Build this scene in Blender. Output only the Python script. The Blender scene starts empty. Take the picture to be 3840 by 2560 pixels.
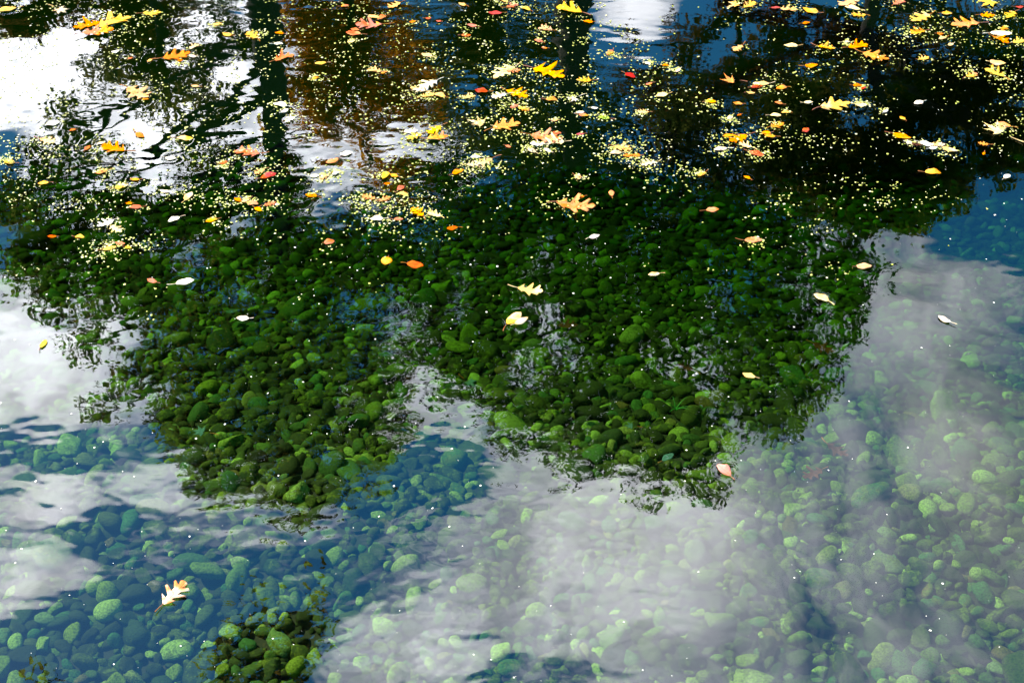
import bpy, math, random
import numpy as np
from mathutils import Vector, Matrix

R = math.radians
rng = np.random.default_rng(7)
random.seed(7)
sc = bpy.context.scene
col = sc.collection

# ------------------------------------------------------------------ camera
EYE = 3.0
cam_d = bpy.data.cameras.new('camera')
cam = bpy.data.objects.new('camera', cam_d)
col.objects.link(cam)
cam.location = (0, 0, EYE)
cam.rotation_euler = (R(48), 0, 0)
cam_d.lens = 50
cam_d.sensor_width = 36
cam_d.clip_start = 0.05
cam_d.clip_end = 3000
cam_d.dof.use_dof = True
cam_d.dof.focus_distance = 4.4
cam_d.dof.aperture_fstop = 10
sc.camera = cam

# ------------------------------------------------------------------ sky
SUN_AZ, SUN_EL = -55.0, 46.0        # azimuth from the view direction, positive to the right
world = bpy.data.worlds.new('World')
sc.world = world
world.cycles.sampling_method = 'MANUAL'
world.cycles.sample_map_resolution = 512
world.use_nodes = True
wt = world.node_tree
wt.nodes.clear()


class NT:
    """tiny helper round a node tree"""
    def __init__(self, tree):
        self.t = tree

    def n(self, typ, ins=None, **props):
        nd = self.t.nodes.new(typ)
        for k, v in props.items():
            setattr(nd, k, v)
        for k, v in (ins or {}).items():
            s = nd.inputs[k]
            if isinstance(v, bpy.types.NodeSocket):
                self.t.links.new(v, s)
            else:
                s.default_value = v
        return nd

    def m(self, op, a, b=None, c=None, clamp=False):
        nd = self.t.nodes.new('ShaderNodeMath')
        nd.operation = op
        nd.use_clamp = clamp
        for i, v in enumerate((a, b, c)):
            if v is None:
                continue
            if isinstance(v, bpy.types.NodeSocket):
                self.t.links.new(v, nd.inputs[i])
            else:
                nd.inputs[i].default_value = v
        return nd.outputs[0]

    def v(self, op, a, b=None):
        nd = self.t.nodes.new('ShaderNodeVectorMath')
        nd.operation = op
        for i, v in enumerate((a, b)):
            if v is None:
                continue
            if isinstance(v, bpy.types.NodeSocket):
                self.t.links.new(v, nd.inputs[i])
            else:
                nd.inputs[i].default_value = v
        return nd.outputs['Value'] if op in ('LENGTH', 'DOT_PRODUCT') else nd.outputs[0]

    def noise(self, vec, scale, detail=3.0, rough=0.5, dist=0.0):
        nd = self.n('ShaderNodeTexNoise', {'Vector': vec, 'Scale': scale, 'Detail': detail, 'Roughness': rough, 'Distortion': dist})
        return nd

    def ramp(self, fac, stops, interp='LINEAR'):
        nd = self.n('ShaderNodeValToRGB', {'Fac': fac})
        cr = nd.color_ramp
        cr.interpolation = interp
        while len(cr.elements) < len(stops):
            cr.elements.new(0.5)
        for e, (p, c) in zip(cr.elements, stops):
            e.position = p
            e.color = (*c, 1) if len(c) == 3 else c
        return nd.outputs[0]

    def smooth(self, x, lo, hi, a=0.0, b=1.0):
        nd = self.n('ShaderNodeMapRange', {0: x, 1: lo, 2: hi, 3: a, 4: b}, interpolation_type='SMOOTHSTEP')
        return nd.outputs[0]

    def mix(self, fac, a, b, blend='MIX'):
        nd = self.t.nodes.new('ShaderNodeMix')
        nd.data_type = 'RGBA'
        nd.blend_type = blend
        for i, v in ((0, fac), (6, a), (7, b)):
            if isinstance(v, bpy.types.NodeSocket):
                self.t.links.new(v, nd.inputs[i])
            else:
                nd.inputs[i].default_value = v if i == 0 else ((*v, 1) if len(v) == 3 else v)
        return nd.outputs[2]


w = NT(wt)
SKY_STRENGTH = 0.15
sky = w.n('ShaderNodeTexSky', sky_type='NISHITA', sun_disc=False, sun_elevation=R(SUN_EL), sun_rotation=R(SUN_AZ),
          altitude=100.0, air_density=1.0, dust_density=0.2, ozone_density=5.0)
tc = w.n('ShaderNodeTexCoord')
d = w.v('NORMALIZE', tc.outputs['Generated'])
sep = w.n('ShaderNodeSeparateXYZ', {0: d})
zc = w.m('MAXIMUM', sep.outputs[2], 0.06)
cx = w.m('DIVIDE', sep.outputs[0], zc)
cy = w.m('DIVIDE', sep.outputs[1], zc)
cp = w.n('ShaderNodeCombineXYZ', {0: cx, 1: cy, 2: 0.0}).outputs[0]     # a flat cloud layer seen from below
warp = w.noise(cp, 4.0, 2, 0.5)
wv = w.v('SUBTRACT', warp.outputs['Color'], (0.5, 0.5, 0.5))
wsc = w.n('ShaderNodeVectorMath', {0: wv, 'Scale': 0.14}, operation='SCALE').outputs[0]
cpw = w.v('ADD', cp, wsc)
fbm = w.noise(cpw, 3.1, 5, 0.6).outputs['Fac']
wisp = w.noise(w.v('MULTIPLY', cpw, (17.0, 7.0, 1.0)), 1.0, 4, 0.62, 0.5).outputs['Fac']
cover = w.m('ADD', w.m('MULTIPLY', w.m('SUBTRACT', fbm, 0.5), 2.2), w.m('MULTIPLY', w.m('SUBTRACT', wisp, 0.5), 1.2))
# the cloud banks and the clear gaps between them (centre and radii on the cloud layer, weight)
BANKS = [
    ((-0.569, 1.663), (0.245, 0.235), 1.9),
    ((-0.494, 1.1), (0.086, 0.15), 1.5),
    ((-0.408, 1.034), (0.075, 0.038), 0.5),
    ((-0.426, 0.907), (0.062, 0.033), 1.1),
    ((-0.412, 0.815), (0.051, 0.031), 1.1),
    ((-0.289, 0.899), (0.106, 0.06), 0.45),
    ((-0.193, 1.487), (0.119, 0.145), 1.0),
    ((-0.106, 0.997), (0.065, 0.092), 1.1),
    ((0.432, 1.199), (0.143, 0.12), 0.75),
    ((0.455, 0.944), (0.071, 0.156), 0.8),
    ((0.089, 0.841), (0.131, 0.113), 0.85),
    ((-0.12, 0.717), (0.07, 0.066), 1.0),
    ((-0.067, 0.781), (0.077, 0.053), 0.5),
    ((0.202, 0.796), (0.27, 0.197), 0.75),
    ((0.272, 0.753), (0.143, 0.102), -0.35),
    ((0.147, 1.1), (0.273, 0.205), 0.5),
    ((-0.089, 0.913), (0.07, 0.039), -2.2),
    ((-0.325, 0.713), (0.176, 0.084), -1.5),
    ((-0.464, 0.961), (0.085, 0.035), -1.3),
    ((0.6, 1.386), (0.135, 0.133), -2.2),
    ((-0.616, 1.422), (0.032, 0.1), -1.4),
    ((-0.42, 1.478), (0.206, 0.192), 1.1),
    ((-0.485, 1.155), (0.037, 0.05), -1.0),
    ((-0.351, 0.861), (0.048, 0.031), -0.6),
    ((0.28, 1.697), (0.295, 0.172), -0.8),
    ((0.168, 1.792), (0.067, 0.098), 1.7),
    ((0.576, 1.697), (0.177, 0.137), -0.4),
]

for (bx, by), (rx, ry), wt_ in BANKS:
    e = 1.25
    q = w.n('ShaderNodeVectorMath', {0: cpw, 1: (1 / (e * rx), 1 / (e * ry), 0), 2: (-bx / (e * rx), -by / (e * ry), 0)}, operation='MULTIPLY_ADD').outputs[0]
    g = w.n('ShaderNodeTexGradient', {0: q}, gradient_type='SPHERICAL').outputs['Fac']
    cover = w.m('MULTIPLY_ADD', g, wt_ * 1.5, cover)
mask = w.m('MULTIPLY', w.smooth(cover, 0.0, 0.6), w.smooth(cover, 0.2, 1.7, 0.5, 1.0))
lum = w.m('ADD', w.m('MULTIPLY', w.noise(cpw, 6.5, 3, 0.6).outputs['Fac'], 0.5), w.m('MULTIPLY', wisp, 0.5))
cl_l = w.smooth(lum, 0.34, 0.64, 0.56, 1.25)
glow = w.v('DOT_PRODUCT', d, (math.sin(R(SUN_AZ)) * math.cos(R(SUN_EL)), math.cos(R(SUN_AZ)) * math.cos(R(SUN_EL)), math.sin(R(SUN_EL))))
cl_s = w.m('MULTIPLY', w.m('MULTIPLY', cl_l, w.smooth(sep.outputs[2], 0.42, 0.72, 2.0, 1.0)), w.smooth(glow, 0.5, 0.95, 0.85, 2.7))     # clouds are brighter towards the sun
CLOUD = 6.8
cloud_c = w.n('ShaderNodeVectorMath', {0: (0.96 * CLOUD, 0.98 * CLOUD, 1.04 * CLOUD), 'Scale': cl_s}, operation='SCALE').outputs[0]
deep_blue = w.n('ShaderNodeHueSaturation', {'Hue': 0.486, 'Saturation': 1.30, 'Value': 0.95, 'Color': sky.outputs[0]}).outputs[0]
sky_c = w.mix(w.m('MULTIPLY', mask, 0.93), deep_blue, cloud_c)
bg = w.n('ShaderNodeBackground', {'Color': sky_c, 'Strength': SKY_STRENGTH})
w.n('ShaderNodeOutputWorld', {'Surface': bg.outputs[0]})

# ------------------------------------------------------------------ sun
sun_d = bpy.data.lights.new('sun', 'SUN')
sun_d.energy = 5.0
sun_d.angle = R(0.55)
sun_d.color = (1.0, 0.93, 0.82)
sun = bpy.data.objects.new('sun', sun_d)
col.objects.link(sun)
sdir = Vector((math.sin(R(SUN_AZ)) * math.cos(R(SUN_EL)), math.cos(R(SUN_AZ)) * math.cos(R(SUN_EL)), math.sin(R(SUN_EL))))
sun.rotation_euler = sdir.to_track_quat('Z', 'Y').to_euler()
sun.location = sdir * 60

vs = sc.view_settings
vs.view_transform = 'Standard'
vs.look = 'None'
vs.exposure = 1.4
vs.gamma = 1.0
vs.use_curve_mapping = False
sc.cycles.max_bounces = 5
sc.cycles.diffuse_bounces = 2
sc.cycles.transparent_max_bounces = 12
sc.cycles.caustics_reflective = False
sc.cycles.caustics_refractive = False
sc.cycles.use_denoising = True
sc.cycles.denoising_input_passes = 'RGB'


# ------------------------------------------------------------------ helpers
def mat(name):
    m = bpy.data.materials.new(name)
    m.use_nodes = True
    m.node_tree.nodes.clear()
    k = NT(m.node_tree)
    k.mat = m
    k.out = k.n('ShaderNodeOutputMaterial')
    return k


def link(k, shader):
    k.t.links.new(shader, k.out.inputs['Surface'])
    return k.mat


def make_mesh(name, verts, faces, material=None, smooth=True):
    me = bpy.data.meshes.new(name)
    me.from_pydata([tuple(v) for v in verts], [], [tuple(f) for f in faces])
    if smooth:
        me.shade_smooth()
    if material:
        me.materials.append(material)
    me.update()
    return me


def fast_mesh(name, V, Fc, material, smooth=True):
    """V (n,3), Fc (m,k) arrays of one face size"""
    me = bpy.data.meshes.new(name)
    n, (m_, k_) = len(V), Fc.shape
    me.vertices.add(n)
    me.vertices.foreach_set('co', np.ascontiguousarray(V, dtype=np.float32).ravel())
    me.loops.add(m_ * k_)
    me.loops.foreach_set('vertex_index', np.ascontiguousarray(Fc, dtype=np.int32).ravel())
    me.polygons.add(m_)
    me.polygons.foreach_set('loop_start', np.arange(0, m_ * k_, k_, dtype=np.int32))
    me.update(calc_edges=True)
    me.validate()
    if smooth:
        me.shade_smooth()
    me.materials.append(material)
    return me


def obj(name, me, parent=None, loc=(0, 0, 0), rot=(0, 0, 0)):
    o = bpy.data.objects.new(name, me)
    col.objects.link(o)
    o.location = loc
    o.rotation_euler = rot
    if parent:
        o.parent = parent
    return o


def tag(o, label=None, cat=None, group=None, kind=None):
    for k, v in (('label', label), ('category', cat), ('group', group), ('kind', kind)):
        if v:
            o[k] = v
    return o


def tube(path, radii, sides=8):
    """one tapered tube through points"""
    P_ = np.array(path, float)
    V, Fc = [], []
    n = len(P_)
    for i in range(n):
        a = P_[max(i - 1, 0)]
        b = P_[min(i + 1, n - 1)]
        t = (b - a) / (np.linalg.norm(b - a) + 1e-9)
        u = np.cross(t, (0.31, 0.95, 0.11))
        u /= np.linalg.norm(u) + 1e-9
        v_ = np.cross(t, u)
        for j in range(sides):
            th = 2 * math.pi * j / sides
            V.append(P_[i] + radii[i] * (math.cos(th) * u + math.sin(th) * v_))
    for i in range(n - 1):
        for j in range(sides):
            a, b = i * sides + j, i * sides + (j + 1) % sides
            Fc.append((a, b, b + sides, a + sides))
    return np.array(V), np.array(Fc)


def join(parts):
    V, Fc, o = [], [], 0
    for v, f in parts:
        V.append(v)
        Fc.append(f + o)
        o += len(v)
    return np.concatenate(V), np.concatenate(Fc)


# ------------------------------------------------------------------ where things stand (metres)
LEAVES = [  # leaves keyed white wear sun glare painted into their colour
    ('oak', 'orange', -1.777, 5.302, 0.0, 0.109, 204, 'orange oak leaf on the cloud-glare side of the big yellow oak leaf'),
    ('oak', 'yellow', -1.668, 5.332, 0.0, 0.15, 34, 'big yellow oak leaf under duckweed on the bright cloud reflection'),
    ('oak', 'orange', -1.715, 5.24, 0.0, 0.128, 15, 'orange oak leaf just nearer than the big yellow oak leaf, cloud-glare side'),
    ('maple', 'cream', -1.916, 5.43, 0.0, 0.09, -39, 'cream maple leaf on the cloud-glare side of the big yellow oak leaf'),
    ('oval', 'yellow', -2.146, 5.436, 0.0, 0.077, 199, 'large yellow oval leaf on the cloud-glare side of the big yellow oak leaf'),
    ('oak', 'yellow', -1.522, 5.399, 0.0, 0.076, 7, 'small yellow oak leaf on the blue-wedge side of the big yellow oak leaf'),
    ('oak', 'orange', -1.358, 5.057, 0.0, 0.112, 23, 'orange oak leaf on the bright cloud reflection with a white oval leaf at its tip'),
    ('oval', 'white', -1.293, 5.055, 0.0, 0.037, 160, 'tiny white oval leaf beyond the peach oak leaf on the grey sky, blue-wedge side'),
    ('oval', 'white', -1.614, 5.089, 0.0, 0.031, 203, 'tiny white oval leaf nearer than the big yellow oak leaf'),
    ('oval', 'peach', -1.46, 5.023, 0.0, 0.029, 231, 'tiny peach oval leaf on the cloud-glare side of the orange oak leaf on the cloud'),
    ('oval', 'orangered', -1.336, 5.015, 0.0, 0.026, 1, 'tiny orange-red oval leaf just nearer than the orange oak leaf on the cloud, blue-wedge side'),
    ('oval', 'peach', -1.246, 4.829, 0.0, 0.034, 169, 'tiny peach oval leaf nearer than the orange oak leaf on the cloud'),
    ('oak', 'peach', -1.461, 4.774, 0.0, 0.121, -37, 'peach oak leaf with a curled golden end, over the grey sky reflection'),
    ('oval', 'orange', -1.422, 4.729, 0.0, 0.026, 5, 'tiny orange oval leaf nearer than the orange oak leaf on the cloud, cloud-glare side'),
    ('oval', 'white', -1.743, 4.564, 0.0, 0.052, 19, 'white oval leaf with an orange tip on a dark foliage reflection'),
    ('oak', 'peach', -1.734, 4.447, 0.0, 0.067, -21, 'small peach oak leaf nearer than the white leaf on the dark twigs'),
    ('oval', 'orange', -1.397, 4.486, 0.0, 0.048, -41, 'small orange oval leaf beyond the orange oak leaf with upright stem, blue-wedge side'),
    ('curl', 'peach', -1.223, 4.457, 0.0, 0.062, -4, 'peach curled leaf beyond the white leaf in the ripples, blue-wedge side'),
    ('oval', 'white', -1.533, 4.433, 0.0, 0.027, 31, 'tiny white oval leaf just beyond the orange oak leaf with upright stem, cloud-glare side'),
    ('oval', 'orange', -1.575, 4.403, 0.0, 0.032, 67, 'tiny orange oval leaf on the cloud-glare side of the orange oak leaf with upright stem'),
    ('oak', 'orange', -1.48, 4.4, 0.0, 0.1, 160, 'orange oak leaf heaped with duckweed, its stem sticking up'),
    ('oak', 'orange', -0.98, 4.371, 0.0, 0.096, 171, 'orange oak leaf just off the slim dark trunk reflection'),
    ('oval', 'white', -1.255, 4.334, 0.0, 0.041, -2, 'slim white leaf in the ripples beneath the grey sky window'),
    ('oval', 'orangered', -1.056, 4.306, 0.0, 0.031, 25, 'tiny orange-red oval leaf nearer than the orange oak leaf by the slim trunk, cloud-glare side'),
    ('oval', 'gold', -1.491, 4.25, 0.0, 0.043, 204, 'small golden oval leaf nearer than the orange oak leaf with upright stem'),
    ('oval', 'peach', -1.684, 4.179, 0.0, 0.039, 191, 'tiny peach oval leaf nearer than the white leaf on the dark twigs'),
    ('oval', 'orange', -1.36, 4.202, 0.0, 0.035, 174, 'tiny orange oval leaf nearer than the white leaf in the ripples, cloud-glare side'),
    ('oval', 'white', -1.239, 4.129, 0.0, 0.039, 163, 'tiny white oval leaf nearer than the white leaf in the ripples'),
    ('oval', 'cream', -1.149, 4.1, 0.0, 0.054, 71, 'small cream oval leaf beyond the golden leaf by the green stones, cloud-glare side'),
    ('oval', 'peach', -1.398, 4.157, 0.0, 0.05, 27, 'small peach oval leaf beyond the ragged white oak leaf'),
    ('oval', 'orangered', -1.325, 4.036, 0.0, 0.043, 183, 'small orange-red oval leaf beyond the ragged white oak leaf, blue-wedge side'),
    ('oval', 'orange', -1.352, 4.057, 0.0, 0.024, 176, 'tiny orange oval leaf beyond the ragged white oak leaf, blue-wedge side'),
    ('oval', 'orange', -0.971, 4.079, 0.0, 0.034, 142, 'tiny orange oval leaf just on the cloud-glare side of the golden pair'),
    ('oval', 'peach', -0.943, 4.074, 0.0, 0.032, 218, 'tiny peach oval leaf just beyond the golden pair, cloud-glare side'),
    ('oval', 'gold', -0.915, 4.057, 0.0, 0.042, -10, 'larger golden oval leaf of the overlapping pair in a duckweed raft'),
    ('oval', 'gold', -0.891, 4.023, 0.0, 0.034, -38, 'tiny golden oval leaf just nearer than the golden pair, blue-wedge side'),
    ('oak', 'orange', -0.854, 4.053, 0.0, 0.042, 26, 'small orange oak leaf just on the blue-wedge side of the golden pair'),
    ('oval', 'orange', -0.714, 4.106, 0.0, 0.044, 165, 'small orange oval leaf nearer than the red leaf in the duckweed, blue-wedge side'),
    ('oval', 'gold', -1.045, 3.96, 0.0, 0.043, 202, 'golden oval leaf beside the first green stones to show'),
    ('oval', 'white', -1.177, 3.964, 0.0, 0.044, 216, 'small white oval leaf on the cloud-glare side of the golden leaf by the green stones'),
    ('oak', 'white', -1.409, 3.939, 0.0, 0.063, 216, 'ragged white oak leaf floating in the dim crown reflection'),
    ('oval', 'red', -0.881, 4.224, 0.0, 0.061, 29, 'red oval leaf under a raft of duckweed'),
    ('oak', 'peach', -0.916, 4.251, 0.0, 0.044, 225, 'small peach oak leaf just beyond the red leaf in the duckweed, cloud-glare side'),
    ('oval', 'white', -0.713, 4.224, 0.0, 0.034, 9, 'tiny white oval leaf on the blue-wedge side of the red leaf in the duckweed'),
    ('oak', 'peach', -0.678, 4.215, 0.0, 0.043, 222, 'small peach oak leaf on the blue-wedge side of the red leaf in the duckweed'),
    ('oval', 'white', -0.638, 4.24, 0.0, 0.032, 212, 'tiny white oval leaf on the cloud-glare side of the round orange-red leaf'),
    ('oval', 'gold', -0.659, 4.315, 0.0, 0.051, 211, 'small golden oval leaf on the blue-wedge side of the red leaf in the duckweed'),
    ('oval', 'yellow', -1.841, 4.311, 0.0, 0.046, 164, 'small yellow oval leaf nearer than the white leaf on the dark twigs, cloud-glare side'),
    ('oval', 'white', -0.896, 4.696, 0.0, 0.058, 163, 'white oval leaf lying on the slim dark trunk reflection'),
    ('oval', 'white', -0.872, 4.652, 0.0, 0.035, 47, 'tiny white oval leaf just nearer than the white leaf on the slim trunk, blue-wedge side'),
    ('oak', 'white', -0.845, 4.591, 0.0, 0.047, 230, 'small white oak leaf just nearer than the white leaf on the slim trunk, blue-wedge side'),
    ('oval', 'white', -0.958, 5.154, 0.0, 0.038, -2, 'tiny white oval leaf beyond the white leaf on the slim trunk'),
    ('oak', 'peach', -1.074, 5.221, 0.0, 0.07, 133, 'small peach oak leaf on the blue-wedge side of the orange oak leaf on the cloud'),
    ('oval', 'orange', -0.965, 5.24, 0.0, 0.039, 169, 'tiny orange oval leaf on the cloud-glare side of the orange oak leaf far out'),
    ('oval', 'peach', -1.18, 5.227, 0.0, 0.045, 152, 'small peach oval leaf beyond the orange oak leaf on the cloud, blue-wedge side'),
    ('oak', 'cream', -1.3, 5.131, 0.0, 0.048, 48, 'small cream oak leaf just beyond the orange oak leaf on the cloud, blue-wedge side'),
    ('oak', 'orange', -0.921, 5.046, 0.0, 0.086, 30, 'orange oak leaf beyond the white leaf on the slim trunk'),
    ('oval', 'yellow', -0.77, 5.001, 0.0, 0.047, 188, 'small yellow oval leaf beyond the white leaf on the slim trunk, blue-wedge side'),
    ('oval', 'orange', -0.779, 4.888, 0.0, 0.03, 31, 'tiny orange oval leaf beyond the white leaf on the slim trunk, blue-wedge side'),
    ('oval', 'orange', -1.543, 5.04, 0.0, 0.023, 33, 'tiny orange oval leaf on the cloud-glare side of the orange oak leaf on the cloud'),
    ('oval', 'orange', -1.658, 4.52, 0.0, 0.024, 203, 'tiny orange oval leaf just nearer than the white leaf on the dark twigs, blue-wedge side'),
    ('oval', 'peach', -1.232, 5.311, 0.0, 0.039, 19, 'tiny peach oval leaf beyond the orange oak leaf on the cloud, blue-wedge side'),
    ('oval', 'orange', -0.713, 5.468, 0.0, 0.035, 13, 'tiny orange oval leaf beyond the orange oak leaf far out, cloud-glare side'),
    ('oak', 'peach', -0.502, 5.468, 0.0, 0.069, 222, 'small peach oak leaf beyond the orange oak leaf far out, blue-wedge side'),
    ('oval', 'cream', -0.582, 5.375, 0.0, 0.051, -19, 'small cream oval leaf just beyond the orange oak leaf far out'),
    ('oval', 'orange', -0.548, 5.362, 0.0, 0.045, 221, 'small orange oval leaf just beyond the orange oak leaf far out, blue-wedge side'),
    ('oak', 'orange', -0.599, 5.304, 0.0, 0.112, 178, 'orange and peach oak leaf far out beside the orange foliage reflection'),
    ('oval', 'orange', -0.653, 5.266, 0.0, 0.038, 169, 'tiny orange oval leaf just nearer than the orange oak leaf far out, cloud-glare side'),
    ('oval', 'pink', -0.656, 5.227, 0.0, 0.063, 167, 'pink oval leaf just nearer than the orange oak leaf far out, cloud-glare side'),
    ('oak', 'cream', -0.66, 5.169, 0.0, 0.035, 212, 'small cream oak leaf nearer than the orange oak leaf far out, cloud-glare side'),
    ('oval', 'pink', -0.352, 5.36, 0.0, 0.025, 9, 'tiny pink oval leaf on the blue-wedge side of the orange oak leaf far out'),
    ('oval', 'orange', -0.418, 5.332, 0.0, 0.027, 192, 'tiny orange oval leaf on the blue-wedge side of the orange oak leaf far out'),
    ('oval', 'orangered', -0.308, 5.338, 0.0, 0.024, 167, 'tiny orange-red oval leaf on the cloud-glare side of the far red leaf'),
    ('oval', 'yellow', -0.212, 5.48, 0.0, 0.04, 145, 'small yellow oval leaf on the cloud-glare side of the far red leaf'),
    ('oak', 'peach', -0.038, 5.517, 0.0, 0.056, 136, 'small peach oak leaf just beyond the far red leaf'),
    ('oval', 'red', -0.071, 5.403, 0.0, 0.059, 177, 'slim red leaf far out between the two dark trunk reflections'),
    ('oak', 'orange', 0.002, 5.468, 0.0, 0.056, 26, 'small orange oak leaf just beyond the far red leaf, blue-wedge side'),
    ('oval', 'gold', 0.061, 5.443, 0.0, 0.042, 141, 'small golden oval leaf on the blue-wedge side of the far red leaf'),
    ('oak', 'yellow', 0.243, 5.436, 0.0, 0.119, 156, 'yellow oak leaf crusted with duckweed on the edge of the thick trunk reflection'),
    ('oval', 'orange', 0.319, 5.332, 0.0, 0.042, 165, 'small orange oval leaf nearer than the yellow oak leaf on the trunk, blue-wedge side'),
    ('oval', 'orange', -0.167, 5.299, 0.0, 0.042, 158, 'small orange oval leaf nearer than the far red leaf, cloud-glare side'),
    ('oak', 'orange', -0.19, 5.218, 0.0, 0.04, -3, 'small orange oak leaf nearer than the far red leaf, cloud-glare side'),
    ('oval', 'orange', 0.11, 5.177, 0.0, 0.039, 150, 'tiny orange oval leaf beyond the wide golden oak leaf'),
    ('oval', 'orange', 0.133, 5.12, 0.0, 0.026, 165, 'tiny orange oval leaf beyond the cream oak leaf with golden half, blue-wedge side'),
    ('oak', 'peach', 0.138, 5.272, 0.0, 0.062, 165, 'small peach oak leaf nearer than the yellow oak leaf on the trunk, cloud-glare side'),
    ('oval', 'cream', -0.345, 5.062, 0.0, 0.051, 152, 'small cream oval leaf beyond the white oak leaf'),
    ('oak', 'peach', -0.551, 4.945, 0.0, 0.058, 165, 'small peach oak leaf on the cloud-glare side of the white oak leaf'),
    ('oval', 'orange', -0.509, 4.931, 0.0, 0.029, 29, 'tiny orange oval leaf on the cloud-glare side of the white oak leaf'),
    ('oak', 'cream', -0.032, 4.929, 0.0, 0.117, 226, 'broad cream oak leaf with a golden leaf over one end'),
    ('oak', 'gold', 0.005, 4.937, 0.0, 0.058, 3, 'small golden oak leaf on the cloud-glare side of the wide golden oak leaf'),
    ('oak', 'gold', 0.147, 4.929, 0.0, 0.143, -30, 'wide golden oak leaf at the foot of the thick dark trunk reflection'),
    ('oak', 'white', -0.329, 4.837, 0.0, 0.09, 224, 'bright white oak leaf with its stem pointing away over the dark water'),
    ('oak', 'cream', -0.367, 4.797, 0.0, 0.066, 158, 'small cream oak leaf just nearer than the white oak leaf, cloud-glare side'),
    ('oak', 'peach', -0.326, 4.761, 0.0, 0.051, 22, 'small peach oak leaf just nearer than the white oak leaf'),
    ('oval', 'peach', -0.281, 4.763, 0.0, 0.048, 149, 'small peach oval leaf just nearer than the white oak leaf, blue-wedge side'),
    ('oak', 'yellow', -0.167, 4.753, 0.0, 0.053, 12, 'small yellow oak leaf just nearer than the scarlet leaf, cloud-glare side'),
    ('oval', 'red', -0.12, 4.791, 0.0, 0.052, 168, 'scarlet oval leaf dusted with duckweed, between a yellow and a white oak leaf'),
    ('oak', 'white', -0.051, 4.758, 0.0, 0.063, 202, 'small white oak leaf just on the blue-wedge side of the scarlet leaf'),
    ('oak', 'gold', 0.019, 4.774, 0.0, 0.096, -30, 'golden oak leaf nearer than the cream oak leaf with golden half'),
    ('oval', 'orange', 0.008, 4.682, 0.0, 0.036, 214, 'tiny orange oval leaf beyond the golden oak leaf by the cream maple'),
    ('oak', 'gold', 0.047, 4.664, 0.0, 0.05, -28, 'small golden oak leaf beyond the golden oak leaf by the cream maple, blue-wedge side'),
    ('oval', 'gold', 0.154, 4.732, 0.0, 0.046, -6, 'small golden oval leaf nearer than the wide golden oak leaf'),
    ('maple', 'white', 0.242, 4.732, 0.0, 0.058, 228, 'small white maple leaf beyond the green oak leaf, cloud-glare side'),
    ('oval', 'white', 0.318, 4.672, 0.0, 0.028, -6, 'tiny white oval leaf just beyond the green oak leaf, cloud-glare side'),
    ('oval', 'white', 0.263, 4.642, 0.0, 0.03, 11, 'tiny white oval leaf on the cloud-glare side of the green oak leaf'),
    ('oval', 'orange', 0.273, 4.616, 0.0, 0.037, -9, 'tiny orange oval leaf just on the cloud-glare side of the green oak leaf'),
    ('oval', 'peach', 0.162, 4.586, 0.0, 0.03, 183, 'tiny peach oval leaf beyond the gold and cream leaf pile'),
    ('oak', 'green', 0.351, 4.604, 0.0, 0.046, 165, 'yellow-green oak leaf, the only green one afloat'),
    ('maple', 'cream', -0.125, 4.569, 0.0, 0.096, 160, 'cream maple leaf with pointed lobes and short stem, beside a golden oak leaf'),
    ('oak', 'gold', -0.02, 4.552, 0.0, 0.112, 18, 'golden oak leaf with a long stem pointing at the cream maple leaf'),
    ('oval', 'red', 0.256, 4.493, 0.0, 0.032, 187, 'tiny red oval leaf nearer than the green oak leaf, cloud-glare side'),
    ('oval', 'crimson', 0.47, 4.907, 0.0, 0.05, -41, 'crimson oval leaf with a fine stem, beside the thick dark trunk reflection'),
    ('oval', 'orange', 0.398, 5.082, 0.0, 0.044, 236, 'small orange oval leaf beyond the crimson leaf, cloud-glare side'),
    ('oval', 'orange', 0.617, 4.984, 0.0, 0.027, -13, 'tiny orange oval leaf on the blue-wedge side of the crimson leaf'),
    ('oval', 'white', 0.547, 5.001, 0.0, 0.027, -33, 'tiny white oval leaf beyond the crimson leaf, blue-wedge side'),
    ('oval', 'orange', 0.54, 4.845, 0.0, 0.031, 209, 'tiny orange oval leaf just nearer than the crimson leaf, blue-wedge side'),
    ('oval', 'cream', 0.585, 4.763, 0.0, 0.049, 200, 'small cream oval leaf nearer than the crimson leaf, blue-wedge side'),
    ('oval', 'white', 0.663, 4.945, 0.0, 0.033, 230, 'tiny white oval leaf on the blue-wedge side of the crimson leaf'),
    ('oak', 'peach', 0.504, 4.644, 0.0, 0.045, 171, 'small peach oak leaf on the blue-wedge side of the green oak leaf'),
    ('oak', 'yellow', 0.284, 4.869, 0.0, 0.059, 177, 'small yellow oak leaf on the blue-wedge side of the wide golden oak leaf'),
    ('oak', 'white', -0.381, 4.51, 0.0, 0.053, 10, 'small white oak leaf nearer than the white oak leaf'),
    ('oak', 'yellow', -0.293, 4.515, 0.0, 0.069, 226, 'small yellow oak leaf on the cloud-glare side of the cream maple leaf'),
    ('oak', 'gold', -0.278, 4.464, 0.0, 0.08, 11, 'small golden oak leaf nearer than the cream maple leaf, cloud-glare side'),
    ('oak', 'yellow', -0.365, 4.47, 0.0, 0.061, 212, 'small yellow oak leaf beyond the round orange-red leaf'),
    ('oak', 'gold', 0.13, 4.467, 0.0, 0.119, -12, 'big golden oak leaf with long lobes at the top of the gold and cream pile'),
    ('oak', 'cream', 0.154, 4.433, 0.0, 0.085, 187, 'cream oak leaf just nearer than the gold and cream leaf pile, blue-wedge side'),
    ('oval', 'orangered', 0.169, 4.496, 0.0, 0.034, -13, 'tiny orange-red oval leaf just beyond the gold and cream leaf pile, blue-wedge side'),
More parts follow.
